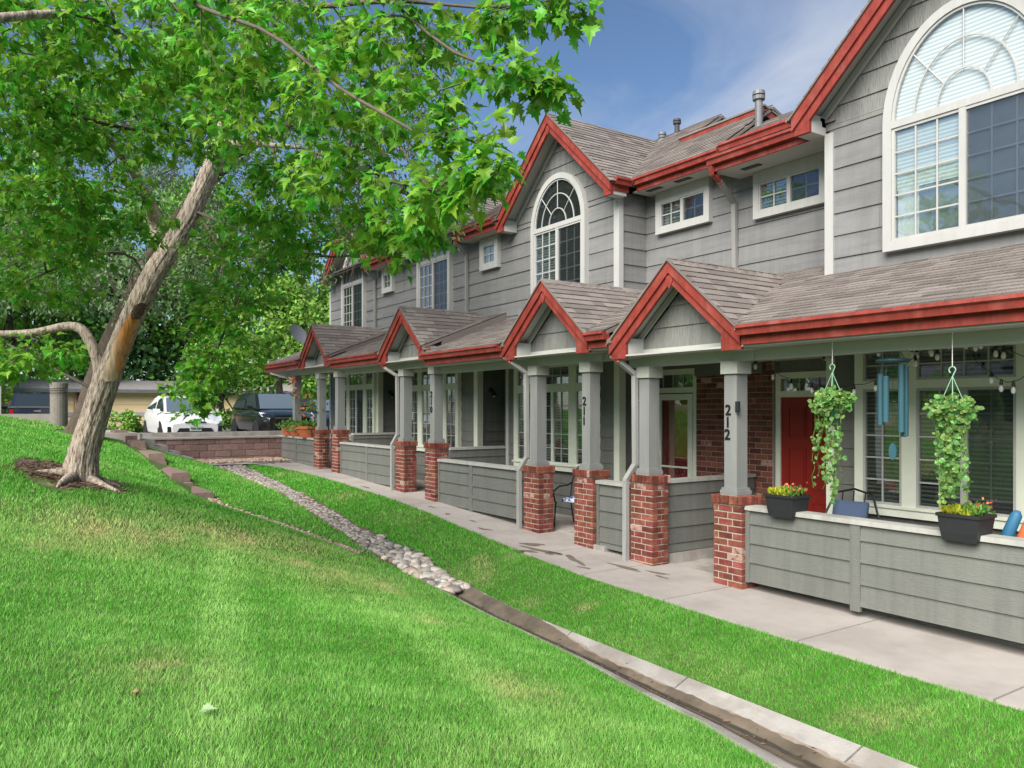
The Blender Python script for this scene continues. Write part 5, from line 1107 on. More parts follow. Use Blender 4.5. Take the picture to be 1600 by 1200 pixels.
def grass(name, n, x0, x1, y0, y1, dens, hmin, hmax, wid, seed, label, segs=2):
    rs = np.random.RandomState(seed); X, Y = grass_points(n, x0, x1, y0, y1, rs); d = np.hypot(X, Y); k = rs.rand(len(X)) < dens(d); X, Y, d = X[k], Y[k], d[k]; N = len(X); Z = zground(X, Y)
    # clumps, mowing tracks, dry and bare patches; maple's shade painted into the bank
    cl = .6*vnoise(X, Y, 1.7, 1)+.6*vnoise(X, Y, 4.3, 21); fine = vnoise(X, Y, 11, 2)+.6*vnoise(X, Y, 23, 22); dry = vnoise(X*.9, Y*1.7, 1.15, 3)
    band = np.exp(-((X+9.6+.25*(Y-2))/1.15)**2)*np.clip(1.2-np.abs(Y-1.9)/2.6, 0, 1)+.75*np.exp(-((X+8.2)/.9)**2-((Y-3.4)/.75)**2)
    band = band*(.55+.45*vnoise(X*1.2, Y*1.2, 3.1, 7)); band = band*np.clip(.75+.45*vnoise(X, Y, 11, 12), 0, 1.2); spot = np.zeros(N)
    for (sx, sy, sr) in [(-9.1,5.62,.34),(-9.55,5.8,.2),(-6.9,5.6,.16),(-3.2,5.6,.22),(-5.3,.9,.4),(-4.7,3.2,.3),(-8.6,2.9,.3),(-6.6,3.5,.28),(-15.6,6.25,.5),(-23.2,1.3,.9),(-13.2,2.4,.35),(-8.75,5.22,.3),(-7.6,5.25,.25),(-3.4,5.3,.2),(-19.5,6.2,.4)]: spot += np.exp(-((X-sx)**2+(Y-sy)**2)/sr**2)
    track = np.exp(-((Y-1.32+.25*(X+5.6))/.17)**2)*(X < -3.0)*(X > -9)*.9+.5*np.exp(-((Y-3.0+.1*(X+5.6))/.22)**2)*(X > -7.5)
    dryf = np.clip(1.25*band+.7*np.clip(spot, 0, 1)*np.clip(.55+.6*vnoise(X, Y, 14, 11), 0, 1)+.35*np.clip(dry-.25, 0, 1)+rs.normal(scale=.12, size=N), 0, 1); lightf = np.clip(.42+.5*cl+.3*fine+.6*track+rs.normal(scale=.28, size=N)-.35*(Y > lerp_tab(X, T_YR))-.25*(X < -10.5), 0, 1.25)  # the X term puts the tree's shade into the bank's blade colour
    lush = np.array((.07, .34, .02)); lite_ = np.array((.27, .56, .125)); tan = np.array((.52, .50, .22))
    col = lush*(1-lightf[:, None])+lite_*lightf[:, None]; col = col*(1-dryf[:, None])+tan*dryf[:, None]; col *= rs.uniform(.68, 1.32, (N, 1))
    H_ = rs.uniform(hmin, hmax, N)*(1-.2*dryf)*(1+.25*cl); W = wid*rs.uniform(.7, 1.3, N)*np.maximum(1, d/5.5); a = rs.uniform(0, 6.28, N); lean = rs.normal(scale=.38, size=(N, 2))*H_[:, None]; lean += (H_*.25)[:, None]*np.array((-.6, .3))
    wx, wy = np.cos(a)*W/2, np.sin(a)*W/2; base = np.stack([X, Y, Z-.004], 1); s_ = np.stack([wx, wy, 0*wx], 1); tip = base+np.concatenate([lean, H_[:, None]], 1); mid = base+np.concatenate([lean*.35, (H_*.6)[:, None]], 1)
    if segs == 2:
        V = np.stack([base-s_, base+s_, mid+s_*.75, mid-s_*.75, tip], 1).reshape(-1, 3); o = np.arange(N)[:, None]*5; F = np.concatenate([o+np.array((0, 1, 2)), o+np.array((0, 2, 3)), o+np.array((3, 2, 4))]); k = 5
    else: V = np.stack([base-s_, base+s_, tip], 1).reshape(-1, 3); F = np.arange(N*3).reshape(-1, 3); k = 3
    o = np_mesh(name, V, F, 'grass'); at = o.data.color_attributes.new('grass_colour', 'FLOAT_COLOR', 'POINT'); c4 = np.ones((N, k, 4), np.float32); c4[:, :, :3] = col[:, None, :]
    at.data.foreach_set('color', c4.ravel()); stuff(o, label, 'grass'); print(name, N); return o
gm = bpy.data.materials.new('grass'); gm.use_nodes = True; M['grass'] = gm; gn = gm.node_tree; gb = gn.nodes['Principled BSDF']; gb.inputs['Roughness'].default_value = .55; gb.inputs['Specular IOR Level'].default_value = .25
ga = gn.nodes.new('ShaderNodeAttribute'); ga.attribute_name = 'grass_colour'; gn.links.new(ga.outputs['Color'], gb.inputs['Base Color']); gt = gn.nodes.new('ShaderNodeBsdfTranslucent'); gn.links.new(ga.outputs['Color'], gt.inputs['Color']); gx = gn.nodes.new('ShaderNodeMixShader'); gx.inputs[0].default_value = .3
gn.links.new(gb.outputs[0], gx.inputs[1]); gn.links.new(gt.outputs[0], gx.inputs[2]); gn.links.new(gx.outputs[0], gn.nodes['Material Output'].inputs['Surface'])
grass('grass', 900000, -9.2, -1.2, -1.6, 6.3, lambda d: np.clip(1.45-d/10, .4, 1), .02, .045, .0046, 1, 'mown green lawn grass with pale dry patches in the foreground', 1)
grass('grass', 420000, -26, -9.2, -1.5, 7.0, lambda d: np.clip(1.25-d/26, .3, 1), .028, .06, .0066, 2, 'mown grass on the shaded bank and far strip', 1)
for (bx_, by_, ra_, rb_2, an_) in ((-12.2, 1.05, .72, .62, 0), (-12.75, .72, 1.25, .36, .1)):
    vs, fs = blob_mesh(bx_, by_, ra_, rb_2, an_, lambda a, b: zg(a, b)+.014+(.004 if bx_ > -12.5 else 0), 77); struct(MB().add(vs, fs).build('mulch_bed', 'dirt'))
# bark chips and roots round the maple foot
mv = []; rn3 = random.Random(8); mu = MB()
for i in range(2200):
    a = rn3.uniform(0, 6.28); r = rn3.uniform(.25, .75)*(1+.25*math.sin(3*a)); x = -12.2+r*math.cos(a); y = 1.05+r*math.sin(a)
    if rn3.random() < .45: x = -12.7+rn3.gauss(0, .75); y = .75+rn3.gauss(0, .22)
    z = zg(x, y)+rn3.uniform(.005, .03); l_, w_ = rn3.uniform(.03, .09), rn3.uniform(.006, .015); b = rn3.uniform(0, 6.28); dx, dy = math.cos(b)*l_, math.sin(b)*l_; mu.add([(x-dy*w_/l_, y+dx*w_/l_, z), (x+dx, y+dy, z+rn3.uniform(-.01, .02)), (x+dy*w_/l_, y-dx*w_/l_, z+.006), (x-dx*.2, y-dy*.2, z-.005)], [(0, 1, 2, 3)])
stuff(mu.build('bark_mulch', 'mulch'), 'brown bark mulch and twigs round the foot of the maple', 'mulch')
rts = MB()
for a, l_ in ((-.5, .9), (.6, .7), (-1.4, .6), (2.6, 1.2), (3.3, 1.3), (1.6, .6)):
    pts = [(-12.17+math.cos(a)*r, 1.05+math.sin(a+.15*r)*r, zg(-12.17+math.cos(a)*r, 1.05+math.sin(a)*r)+.05-.06*r/l_) for r in np.linspace(.15, l_, 6)]; rts.tube(pts, list(np.linspace(.09, .015, 6)), 8)
rts.build('roots', 'bark', maple, smooth=True)
# things lying on the lawn
fl = leaf_batch(np.array([(-4.49, .97, zg(-4.49, .97)+.05)]), np.array([(.6, .8, .15)]), np.array([(.2, -.1, 1.)]), np.array([.095]), MAPLE, .25, .1); mat('fallen_leaf', (.33, .45, .24), .6, translucent=.2)
tag(np_mesh('fallen_leaf', fl[0], fl[1], 'fallen_leaf'), 'pale fallen maple leaf lying on the front lawn', 'leaf')
mat('mushroom', (.27, .18, .09), .8); tag(MB().lathe((-4.85, .70, zg(-4.85, .70)), [(.006, 0), (.006, .035), (.02, .034), (.021, .040), (.013, .048), (.003, .051)], 12).build('mushroom', 'mushroom', smooth=True), 'small tan mushroom in the front lawn', 'mushroom')
# ---------------------------------------------------------------- things on and by the porches
def planter(x0, x1, label, seed, zt=1.175):
    t = thing('planter', label, 'planter', ((x0+x1)/2, 7.45, .98), 'black planters on the porch rail'); zb = .925; y0, y1 = 7.29, 7.61; i = .045
    def tap(mb, ox, oy, za, zb_, xa0, xa1, ya0, ya1, xb0, xb1, yb0, yb1):
        mb.add([(xa0,ya0,za),(xa1,ya0,za),(xa1,ya1,za),(xa0,ya1,za),(xb0,yb0,zb_),(xb1,yb0,zb_),(xb1,yb1,zb_),(xb0,yb1,zb_)], _bx.f)
    b = MB(); zm = 1.0
    tap(b, 0, 0, zm, zt-.03, x0+i*.7, x1-i*.7, y0+i*.5, y1-i*.5, x0+.012, x1-.012, y0+.012, y1-.012)
    tap(b, 0, 0, zb, zm+.001, x0+i, x1-i, y0+i*.8, 7.382, x0+i*.7, x1-i*.7, y0+i*.5, 7.383); tap(b, 0, 0, zb, zm+.001, x0+i, x1-i, 7.585, y1-i*.8, x0+i*.7, x1-i*.7, 7.584, y1-i*.5); b.build('trough', 'black_plastic', t)
    r_ = MB(); r_.box(x0, x1, y0, y0+.022, zt-.03, zt).box(x0, x1, y1-.022, y1, zt-.03, zt).box(x0, x0+.022, y0+.022, y1-.022, zt-.03, zt).box(x1-.022, x1, y0+.022, y1-.022, zt-.03, zt); r_.build('rim', 'black_plastic', t)
    MB().box(x0+.022, x1-.022, y0+.022, y1-.022, zt-.05, zt-.02).build('potting_soil', 'dirt', t)
    rs = np.random.RandomState(seed)
    def tuft(n, xa, xb, m, nm, h0, h1, sz, shape=LEAFLET, spread=.7):
        B = np.stack([rs.uniform(xa, xb, n), rs.uniform(y0+.03, y1-.03, n), np.full(n, zt-.02)+rs.uniform(0, h0, n)], 1); T = rs.normal(size=(n, 3))*spread; T[:, 2] = np.abs(T[:, 2])+.5
        V, F = leaf_batch(B, T, rand_dirs(n, rs), rs.uniform(.6, 1.2, n)*sz, shape, .1, .15); np_mesh(nm, V, F, m, t)
    w = x1-x0
    tuft(800, x0+.03, x0+w*.78, 'moss_green', 'foliage', .055, 0, .055); tuft(160, x0+w*.5, x1-.03, 'plant_green', 'foliage', .07, 0, .08)
    n = 16; B = np.stack([rs.uniform(x0+w*.62, x1+.02, n), rs.uniform(y0, y1, n), zt+.05+rs.uniform(0, .08, n)], 1); V, F = leaf_batch(B, rand_dirs(n, rs)+np.array((0, 0, .4)), rand_dirs(n, rs), np.full(n, .03), [(0,0),(.4,.3),(.35,.8),(0,1),(-.35,.8),(-.4,.3)]); stuff(np_mesh('flowers', V, F, 'flower_coral', t))
planter(-5.78, -5.39, 'black plastic planter with yellow-green moss by the 212 post, coral flowers', 1)
planter(-3.85, -3.46, 'black plastic planter with yellow-green moss under the trailing vine basket', 2)
def hanging_basket(x, y, ztop, zhook, zpot, zlow, label, seed, tilt=0, n_str=16, pot_r=.115):
    t = thing('hanging_basket', label, 'plant', (x, y, zpot), 'hanging baskets over the porch rail'); rs = np.random.RandomState(seed)
    MB().tube([(x, y, ztop), (x, y, zhook)], .004, 5).build('hanger_wire', 'white_wire', t)
    hk = [(x+.03*math.sin(a), y, zhook-.035+.03*math.cos(a)) for a in np.linspace(-2.6, 1.6, 10)]; MB().tube(hk+[(x, y, zhook-.1)], .006, 6).build('hook', 'cord_green', t)
    c_ = MB()
    for k in range(4): a = k*1.57+.5; c_.tube([(x, y, zhook-.09), (x+pot_r*math.cos(a), y+pot_r*math.sin(a), zpot+.1)], .0035, 4)
    c_.build('hanger_cords', 'cord_green', t)
    MB().lathe((x, y, zpot-.11), [(pot_r*.66, 0), (pot_r*.95, .17), (pot_r*1.03, .175), (pot_r*1.05, .205), (pot_r*.95, .205), (pot_r*.9, .18)], 20).build('pot', 'green_plastic', t, smooth=True)
    B = []; T = []; st = MB()
    for i in range(520):
        v = rand_dirs(1, rs)[0]*np.array((.20, .20, .13))*rs.uniform(.5, 1.05); B.append(np.array((x, y, zpot+.09))+v); T.append(rand_dirs(1, rs)[0]+np.array((0, 0, -.2)))
    for k in range(n_str):
        a = rs.uniform(0, 6.28); main = rs.rand() < .5
        if main: a = rs.normal(.2, .5); 
        l_ = (zpot-zlow)*(rs.uniform(.7, 1.02) if main else rs.uniform(.3, .85)); px, py = x+math.cos(a)*rs.uniform(.08, .2)*(1 if not main else .7), y+math.sin(a)*rs.uniform(.06, .18); pts = []
        if main: px = x+.05+rs.normal(0, .045); py = y-.06+rs.normal(0, .045)
        dx, dy = rs.normal(0, .05, 2); m = max(4, int(l_/.05))
        for j in range(m+1):
            f_ = j/m; pts.append((px+dx*f_+.012*math.sin(j*1.3+k), py+dy*f_+.012*math.cos(j*1.7+k), zpot+.08-l_*f_))
        st.tube(pts, .0025, 4, False); nl = 2 if main else 1
        for p in pts:
            for q in range(nl):
                if rs.rand() < (.95 if main else .75): B.append(np.array(p)+rs.normal(scale=.012, size=3)); T.append(rs.normal(size=3)+np.array((0, 0, -.4)))
    st.build('vine_stems', 'plant_green', t); n = len(B); V, F = leaf_batch(np.array(B), np.array(T), rand_dirs(n, rs)*.6+np.array((.5, -.8, .3)), (.018+.042*rs.rand(n)), [(0,-.02),(.3,0),(.47,.3),(.4,.7),(0,1),(-.4,.7),(-.47,.3),(-.3,0)], .15, .1); np_mesh('vine_leaves', V, F, 'vine_leaf', t)
hanging_basket(-4.92, 7.3, 2.85, 2.6, 2.12, 1.05, 'hanging basket with a full round head of trailing vine in front of the red door', 4)
hanging_basket(-3.70, 7.3, 2.85, 2.52, 2.03, 1.22, 'green hanging pot with long trailing variegated vines in front of the wide window', 5, n_str=20)
# wind chime
wc = thing('wind_chime', 'large teal wind chime hanging before the near window', 'wind chime', (-4.44, 7.6, 2.7)); cx, cy = -4.44, 7.6
MB().lathe((cx, cy, 2.60), [(.0, 0), (.14, 0), (.16, .012), (.16, .028), (.13, .038), (0, .04)], 24).build('top_disc', 'teal_metal', wc, smooth=False)
c_ = MB()
for k in range(3): a = k*2.09+.4; c_.tube([(cx, cy, 2.83), (cx+.11*math.cos(a), cy+.11*math.sin(a), 2.63)], .003, 4)
c_.tube([(cx, cy, 2.9), (cx, cy, 2.82)], .004, 4); c_.tube([(cx, cy, 2.6), (cx, cy, 1.72)], .002, 4); c_.build('cords', 'black_metal', wc)
for k, (a, z0, z1) in enumerate([(3.3, 1.98, 2.49), (3.9, 1.97, 2.47), (4.6, 2.0, 2.46), (.3, 1.86, 2.56), (1.0, 1.85, 2.56), (5.9, 1.90, 2.57)]):
    x, y = cx+.12*math.cos(a), cy+.10*math.sin(a); MB().lathe((x, y, 0), [(.03, z0), (.03, z1)], 12).tube([(x, y, z1), (x, y, 2.6)], .002, 4).build('tube', 'teal_metal', wc)
MB().lathe((cx+.02, cy, 2.2), [(.045, -.008), (.05, 0), (.045, .008)], 14).build('striker', 'black_metal', wc); MB().prism([(cx+.04*math.cos(a), 1.70+.085*math.sin(a)) for a in np.linspace(0, 6.28, 16, endpoint=False)], 'y', cy-.006, cy+.006).build('wind_sail', 'teal_metal', wc)
# string lights
def string_lights(pts, skip, label, y=8.2, seed=0):
    t = thing('string_lights', label, 'string lights', (pts[0][0], y, pts[0][1]), 'festoon lights under the porch roof'); P_ = [(x, y, z) for x, z in pts]; path = []
    for a, b in zip(P_[:-1], P_[1:]):
        for f_ in np.linspace(0, 1, 5)[:-1]: path.append((a[0]+(b[0]-a[0])*f_, y, a[2]+(b[2]-a[2])*f_-.02*math.sin(math.pi*f_)))
    path.append(P_[-1]); MB().tube(path, .004, 5).build('cord', 'black_metal', t)
    for i, p in enumerate(P_):
        if i in skip: continue
        s_ = MB().lathe((p[0], p[1], p[2]-.055), [(.016, 0), (.017, .02), (.012, .045), (.006, .06)], 8).build('socket', 'black_metal', t)
        MB().lathe((p[0], p[1], p[2]-.125), [(.003, 0), (.016, .008), (.023, .028), (.02, .05), (.012, .07)], 10).build('bulb', 'bulb_glass', t, smooth=True)
string_lights([(-6.78,2.83),(-6.63,2.76),(-6.36,2.62),(-6.09,2.50),(-5.8,2.44),(-5.53,2.40),(-5.25,2.41),(-4.99,2.45),(-4.79,2.52),(-4.54,2.70),(-4.37,2.80),(-4.07,2.90)], (0, 8, 11), 'string of festoon bulbs drooping past the red door')
string_lights([(-4.07,2.90),(-4.03,2.86),(-3.94,2.83),(-3.89,2.85),(-3.75,2.76),(-3.68,2.74),(-3.4,2.6)], (0,), 'short festoon string hung over the wide window transom', 8.22)
string_lights([(-4.07,2.89),(-3.95,2.62),(-3.8,2.50),(-3.71,2.42),(-3.6,2.40),(-3.48,2.47),(-3.2,2.7)], (0, 1, 6), 'festoon string with three bulbs low at the right edge', 8.24)
string_lights([(-5.19,2.9),(-4.99,2.84),(-4.8,2.82),(-4.61,2.80),(-4.56,2.79),(-4.41,2.82),(-4.34,2.76),(-4.22,2.87),(-4.18,2.88),(-4.07,2.90)], (0, 2, 9), 'festoon string bunched above the wind chime', 8.26)
sc = thing('security_camera', 'small white security camera under the eave by the red door', 'camera', (-5.72, 8.5, 2.8)); MB().box(-5.75, -5.69, 8.42, 8.48, 2.76, 2.82).build('mount', 'white_trim', sc); MB().lathe((-5.72, 8.42, 2.74), [(.03, -.1), (.032, 0), (.028, .03)], 12, 'y').build('housing', 'white_trim', sc); MB().lathe((-5.72, 8.42, 2.74), [(.018, -.106), (.02, -.099)], 10, 'y').build('lens', 'black_metal', sc)
tag(MB().box(-6.245, -6.19, 7.36, 7.385, 2.09, 2.22).box(-6.24, -6.195, 7.353, 7.36, 2.10, 2.21).build('motion_sensor', 'black_plastic'), 'small dark sensor box fixed to the 212 post', 'sensor')
# porch furniture
def rod_chair(name, label, x, y, z, ang, cushion, seat_m, scale=1.0, pw=.5):
    t = thing(name, label, 'chair', (x, y, z), 'porch chairs'); Rz = Matrix.Rotation(ang, 3, 'Z'); W = lambda p: tuple(Vector((x, y, z))+Rz @ (Vector(p)*scale))
    for s in (-1, 1):
        MB().tube([W((s*.27, -.3, 0)), W((s*.27, -.25, .38)), W((s*.27, -.22, .4))], .014, 6).build('leg', 'black_metal', t); MB().tube([W((s*.27, .33, 0)), W((s*.27, .22, .4))], .014, 6).build('leg', 'black_metal', t)
        MB().tube([W((s*.28, -.25, .4)), W((s*.3, -.28, .58)), W((s*.3, -.1, .66)), W((s*.29, .15, .66)), W((s*.28, .27, .7))], .014, 6).build('arm_rest', 'black_metal', t)
    b = MB().tube([W((-.27, .2, .4)), W((-.28, .3, .75)), W((-.2, .36, .97)), W((0, .38, 1.02)), W((.2, .36, .97)), W((.28, .3, .75)), W((.27, .2, .4))], .014, 6)
    for k in (-.12, 0, .12): b.tube([W((k, .22, .42)), W((k, .37, 1.0))], .008, 5)
    b.build('backrest', 'black_metal', t)
    def pad(nm, c0, sx, sy, sz, tilt):
        bm = bmesh.new(); bmesh.ops.create_cube(bm, size=1); bmesh.ops.subdivide_edges(bm, edges=bm.edges[:], cuts=3, use_grid_fill=True)
        for v in bm.verts:
            p = v.co.copy(); k = max(abs(p.x), abs(p.y))*2; p.z *= (1-.45*k**3); q = Matrix.Rotation(tilt, 3, 'X') @ Vector((p.x*sx, p.y*sy, p.z*sz)); v.co = Vector(W(q+Vector(c0)))
        me = bpy.data.meshes.new(nm); bm.to_mesh(me); bm.free(); me.polygons.foreach_set('use_smooth', [True]*len(me.polygons)); link(nm, me, cushion, t)
    pad('cushion', (0, 0, .45), pw, .5, .1, 0); pad('cushion', (0, .25, .72), pw, pw, .1, R(75)); MB().box(0, 0, 0, 0, 0, 0)
    return t
rod_chair('patio_chair', 'black metal patio chair with blue and white patterned cushion behind the 211 pillars', -10.35, 8.25, .16, R(20), 'cushion_pattern', None, 1.0, .34)
rod_chair('patio_chair', 'patio chair with pale cushions glimpsed between the 210 pillars', -15.2, 8.3, .37, R(70), 'curtain', None)
rod_chair('patio_chair', 'blue backed chair behind the nearest planter', -5.5, 8.3, .02, R(10), 'blue_fabric', None, 1.12, .36)
pw = thing('pinwheel', 'blue and white pinwheel ornament behind the 211 opening', 'ornament', (-10.9, 8.0, .16)); MB().tube([(-10.9, 8.0, .16), (-10.9, 8.0, 1.0)], .008, 5).build('stick', 'white_wire', pw)
for k in range(6):
    a = k*1.047; MB().add([(-10.9, 7.985, 1.0), (-10.9+.13*math.cos(a), 7.97, 1+.13*math.sin(a)), (-10.9+.11*math.cos(a+.7), 7.95, 1+.11*math.sin(a+.7)), (-10.9, 7.98, 1.0), (-10.9+.06*math.cos(a+.3), 7.93, 1+.06*math.sin(a+.3))], [(0, 1, 4), (1, 2, 4), (2, 3, 4)]).build('vane', 'pinwheel_blue' if k % 2 else 'white_trim', pw)
mat('mat_pattern', (.5, .5, .48), .9, col2=(.03, .03, .03), c2scale=6, c2lo=.48, c2hi=.51)
tag(MB().box(-14.95, -14.2, 7.8, 8.4, .365, .38).build('doormat', 'mat_pattern'), 'black and white patterned mat in the 210 entry', 'mat')
gt_ = thing('metal_gate', 'narrow dark metal gate between the far pillars', 'gate', (-19.8, 7.5, .55))
for i in range(7): x = -20.15+i*.13; MB().tube([(x, 7.5, .62), (x, 7.5, 1.35)], .01, 5).build('bar', 'black_metal', gt_)
for z in (.66, 1.3): MB().box(-20.2, -19.32, 7.49, 7.51, z, z+.025).build('rail', 'black_metal', gt_)
for x, m, lab, nm in ((-3.50, 'tool_blue', 'slanted blue rounded handle behind the wall at the right edge', 'tool_handle'), (-3.36, 'tool_orange', 'slanted orange rounded handle behind the wall at the right edge', 'tool_handle')):
    o = MB().tube([(x-.10, 7.95, .72), (x-.03, 7.97, .95), (x+.04, 7.98, 1.14), (x+.05, 7.98, 1.18)], [.05, .055, .05, .025], 12).build(nm, m, smooth=True); tag(o, lab, 'tool')
# terracotta pots on the far wall and the flowers by the far post
for x, w, sd, lab in ((-23.1, .27, 1, 'left terracotta pot on the far porch wall'), (-22.42, .24, 2, 'middle terracotta pot on the far porch wall'), (-21.45, .36, 3, 'right and largest terracotta pot on the far porch wall')):
    t = thing('flower_pot', lab, 'pot', (x, 7.48, 1.335), 'terracotta pots on the far wall'); MB().lathe((x, 7.48, 1.337), [(w*.62, 0), (w*.9, .24), (w, .245), (w, .31), (w*.9, .31), (w*.85, .26)], 18).build('pot', 'terracotta', t)
    rs = np.random.RandomState(sd); n = 260; B = np.array((x, 7.48, 1.63))+rs.normal(size=(n, 3))*np.array((w*.55, w*.5, .06)); V, F = leaf_batch(B, rs.normal(size=(n, 3))+np.array((0, 0, .8)), rand_dirs(n, rs), rs.uniform(.08, .16, n), LEAFLET, .1, .3, 1.3); np_mesh('foliage', V, F, 'plant_green', t)
hb = thing('hanging_flowers', 'hanging cluster of red and orange flowers by the farthest porch post', 'plant', (-22.2, 7.35, 2.3)); rs = np.random.RandomState(6)
MB().tube([(-22.2, 7.38, 3.0), (-22.2, 7.38, 2.3)], .006, 5).build('hanger', 'black_metal', hb); n = 110; B = np.array((-21.3, 7.5, 2.2))+rs.normal(size=(n, 3))*np.array((.55, .12, .3)); V, F = leaf_batch(B, rs.normal(size=(n, 3)), rand_dirs(n, rs), rs.uniform(.07, .14, n), LEAFLET, .1, .1, 1.6); np_mesh('foliage', V, F, 'plant_green', hb)
B = np.array((-21.5, 7.42, 2.25))+rs.normal(size=(70, 3))*np.array((.35, .12, .2)); B = B[:44]; B[:26] = np.array([(-22.25, 7.33, 2.9)]*13+[(-22.15, 7.33, 2.55)]*13)+rs.normal(size=(26, 3))*.06; V, F = leaf_batch(B, rs.normal(size=(44, 3)), rand_dirs(44, rs), np.full(44, .08), [(0,0),(.4,.3),(.35,.8),(0,1),(-.35,.8),(-.4,.3)]); stuff(np_mesh('flowers', V, F, 'flower_orange', hb))
sdish = thing('satellite_dish', 'grey satellite dish beside the far end of the porch roof', 'satellite dish', (-24.2, 8.2, 3.9))
MB().tube([(-24.2, 8.3, 3.3), (-24.2, 8.3, 4.2), (-24.1, 8.2, 4.4)], .03, 8).build('mast', 'galv', sdish)
vs = []; fs = []; ax = Vector((.75, .35, .45)).normalized(); uu = ax.orthogonal().normalized(); vv = ax.cross(uu); c0 = Vector((-24.05, 8.05, 4.45))
for i in range(5):
    for k in range(20): a = k*math.pi/10; r = .34*i/4+.001; vs.append(tuple(c0+(uu*math.cos(a)+vv*math.sin(a))*r+ax*(.5*r*r)))
for i in range(4):
    for k in range(20): fs.append((i*20+k, i*20+(k+1) % 20, (i+1)*20+(k+1) % 20, (i+1)*20+k))
MB().add(vs, fs).build('reflector', 'dish', sdish, smooth=True); MB().tube([c0-vv*.4, c0+ax*.4], .012, 5).build('feed_arm', 'galv', sdish)
# bollard
bo = thing('bollard', 'weathered grey concrete bollard at the top of the lawn bank', 'bollard', (-23.05, 1.52, 1.7)); zb_ = zg(-23.05, 1.52)-.05
MB().lathe((-23.05, 1.52, 0), [(.2, zb_), (.2, 2.48)], 20).build('shaft', 'bollard_concrete', bo); lv = MB()
for k in range(4): lv.lathe((-23.05, 1.52, 0), [(.16, 2.482+k*.04), (.205, 2.484+k*.04), (.205, 2.50+k*.04), (.16, 2.515+k*.04)], 20)
lv.build('louvre', 'bollard_concrete', bo); MB().lathe((-23.05, 1.52, 0), [(.2, 2.645), (.205, 2.66), (.205, 2.79), (.19, 2.8)], 20).build('cap', 'bollard_concrete', bo)
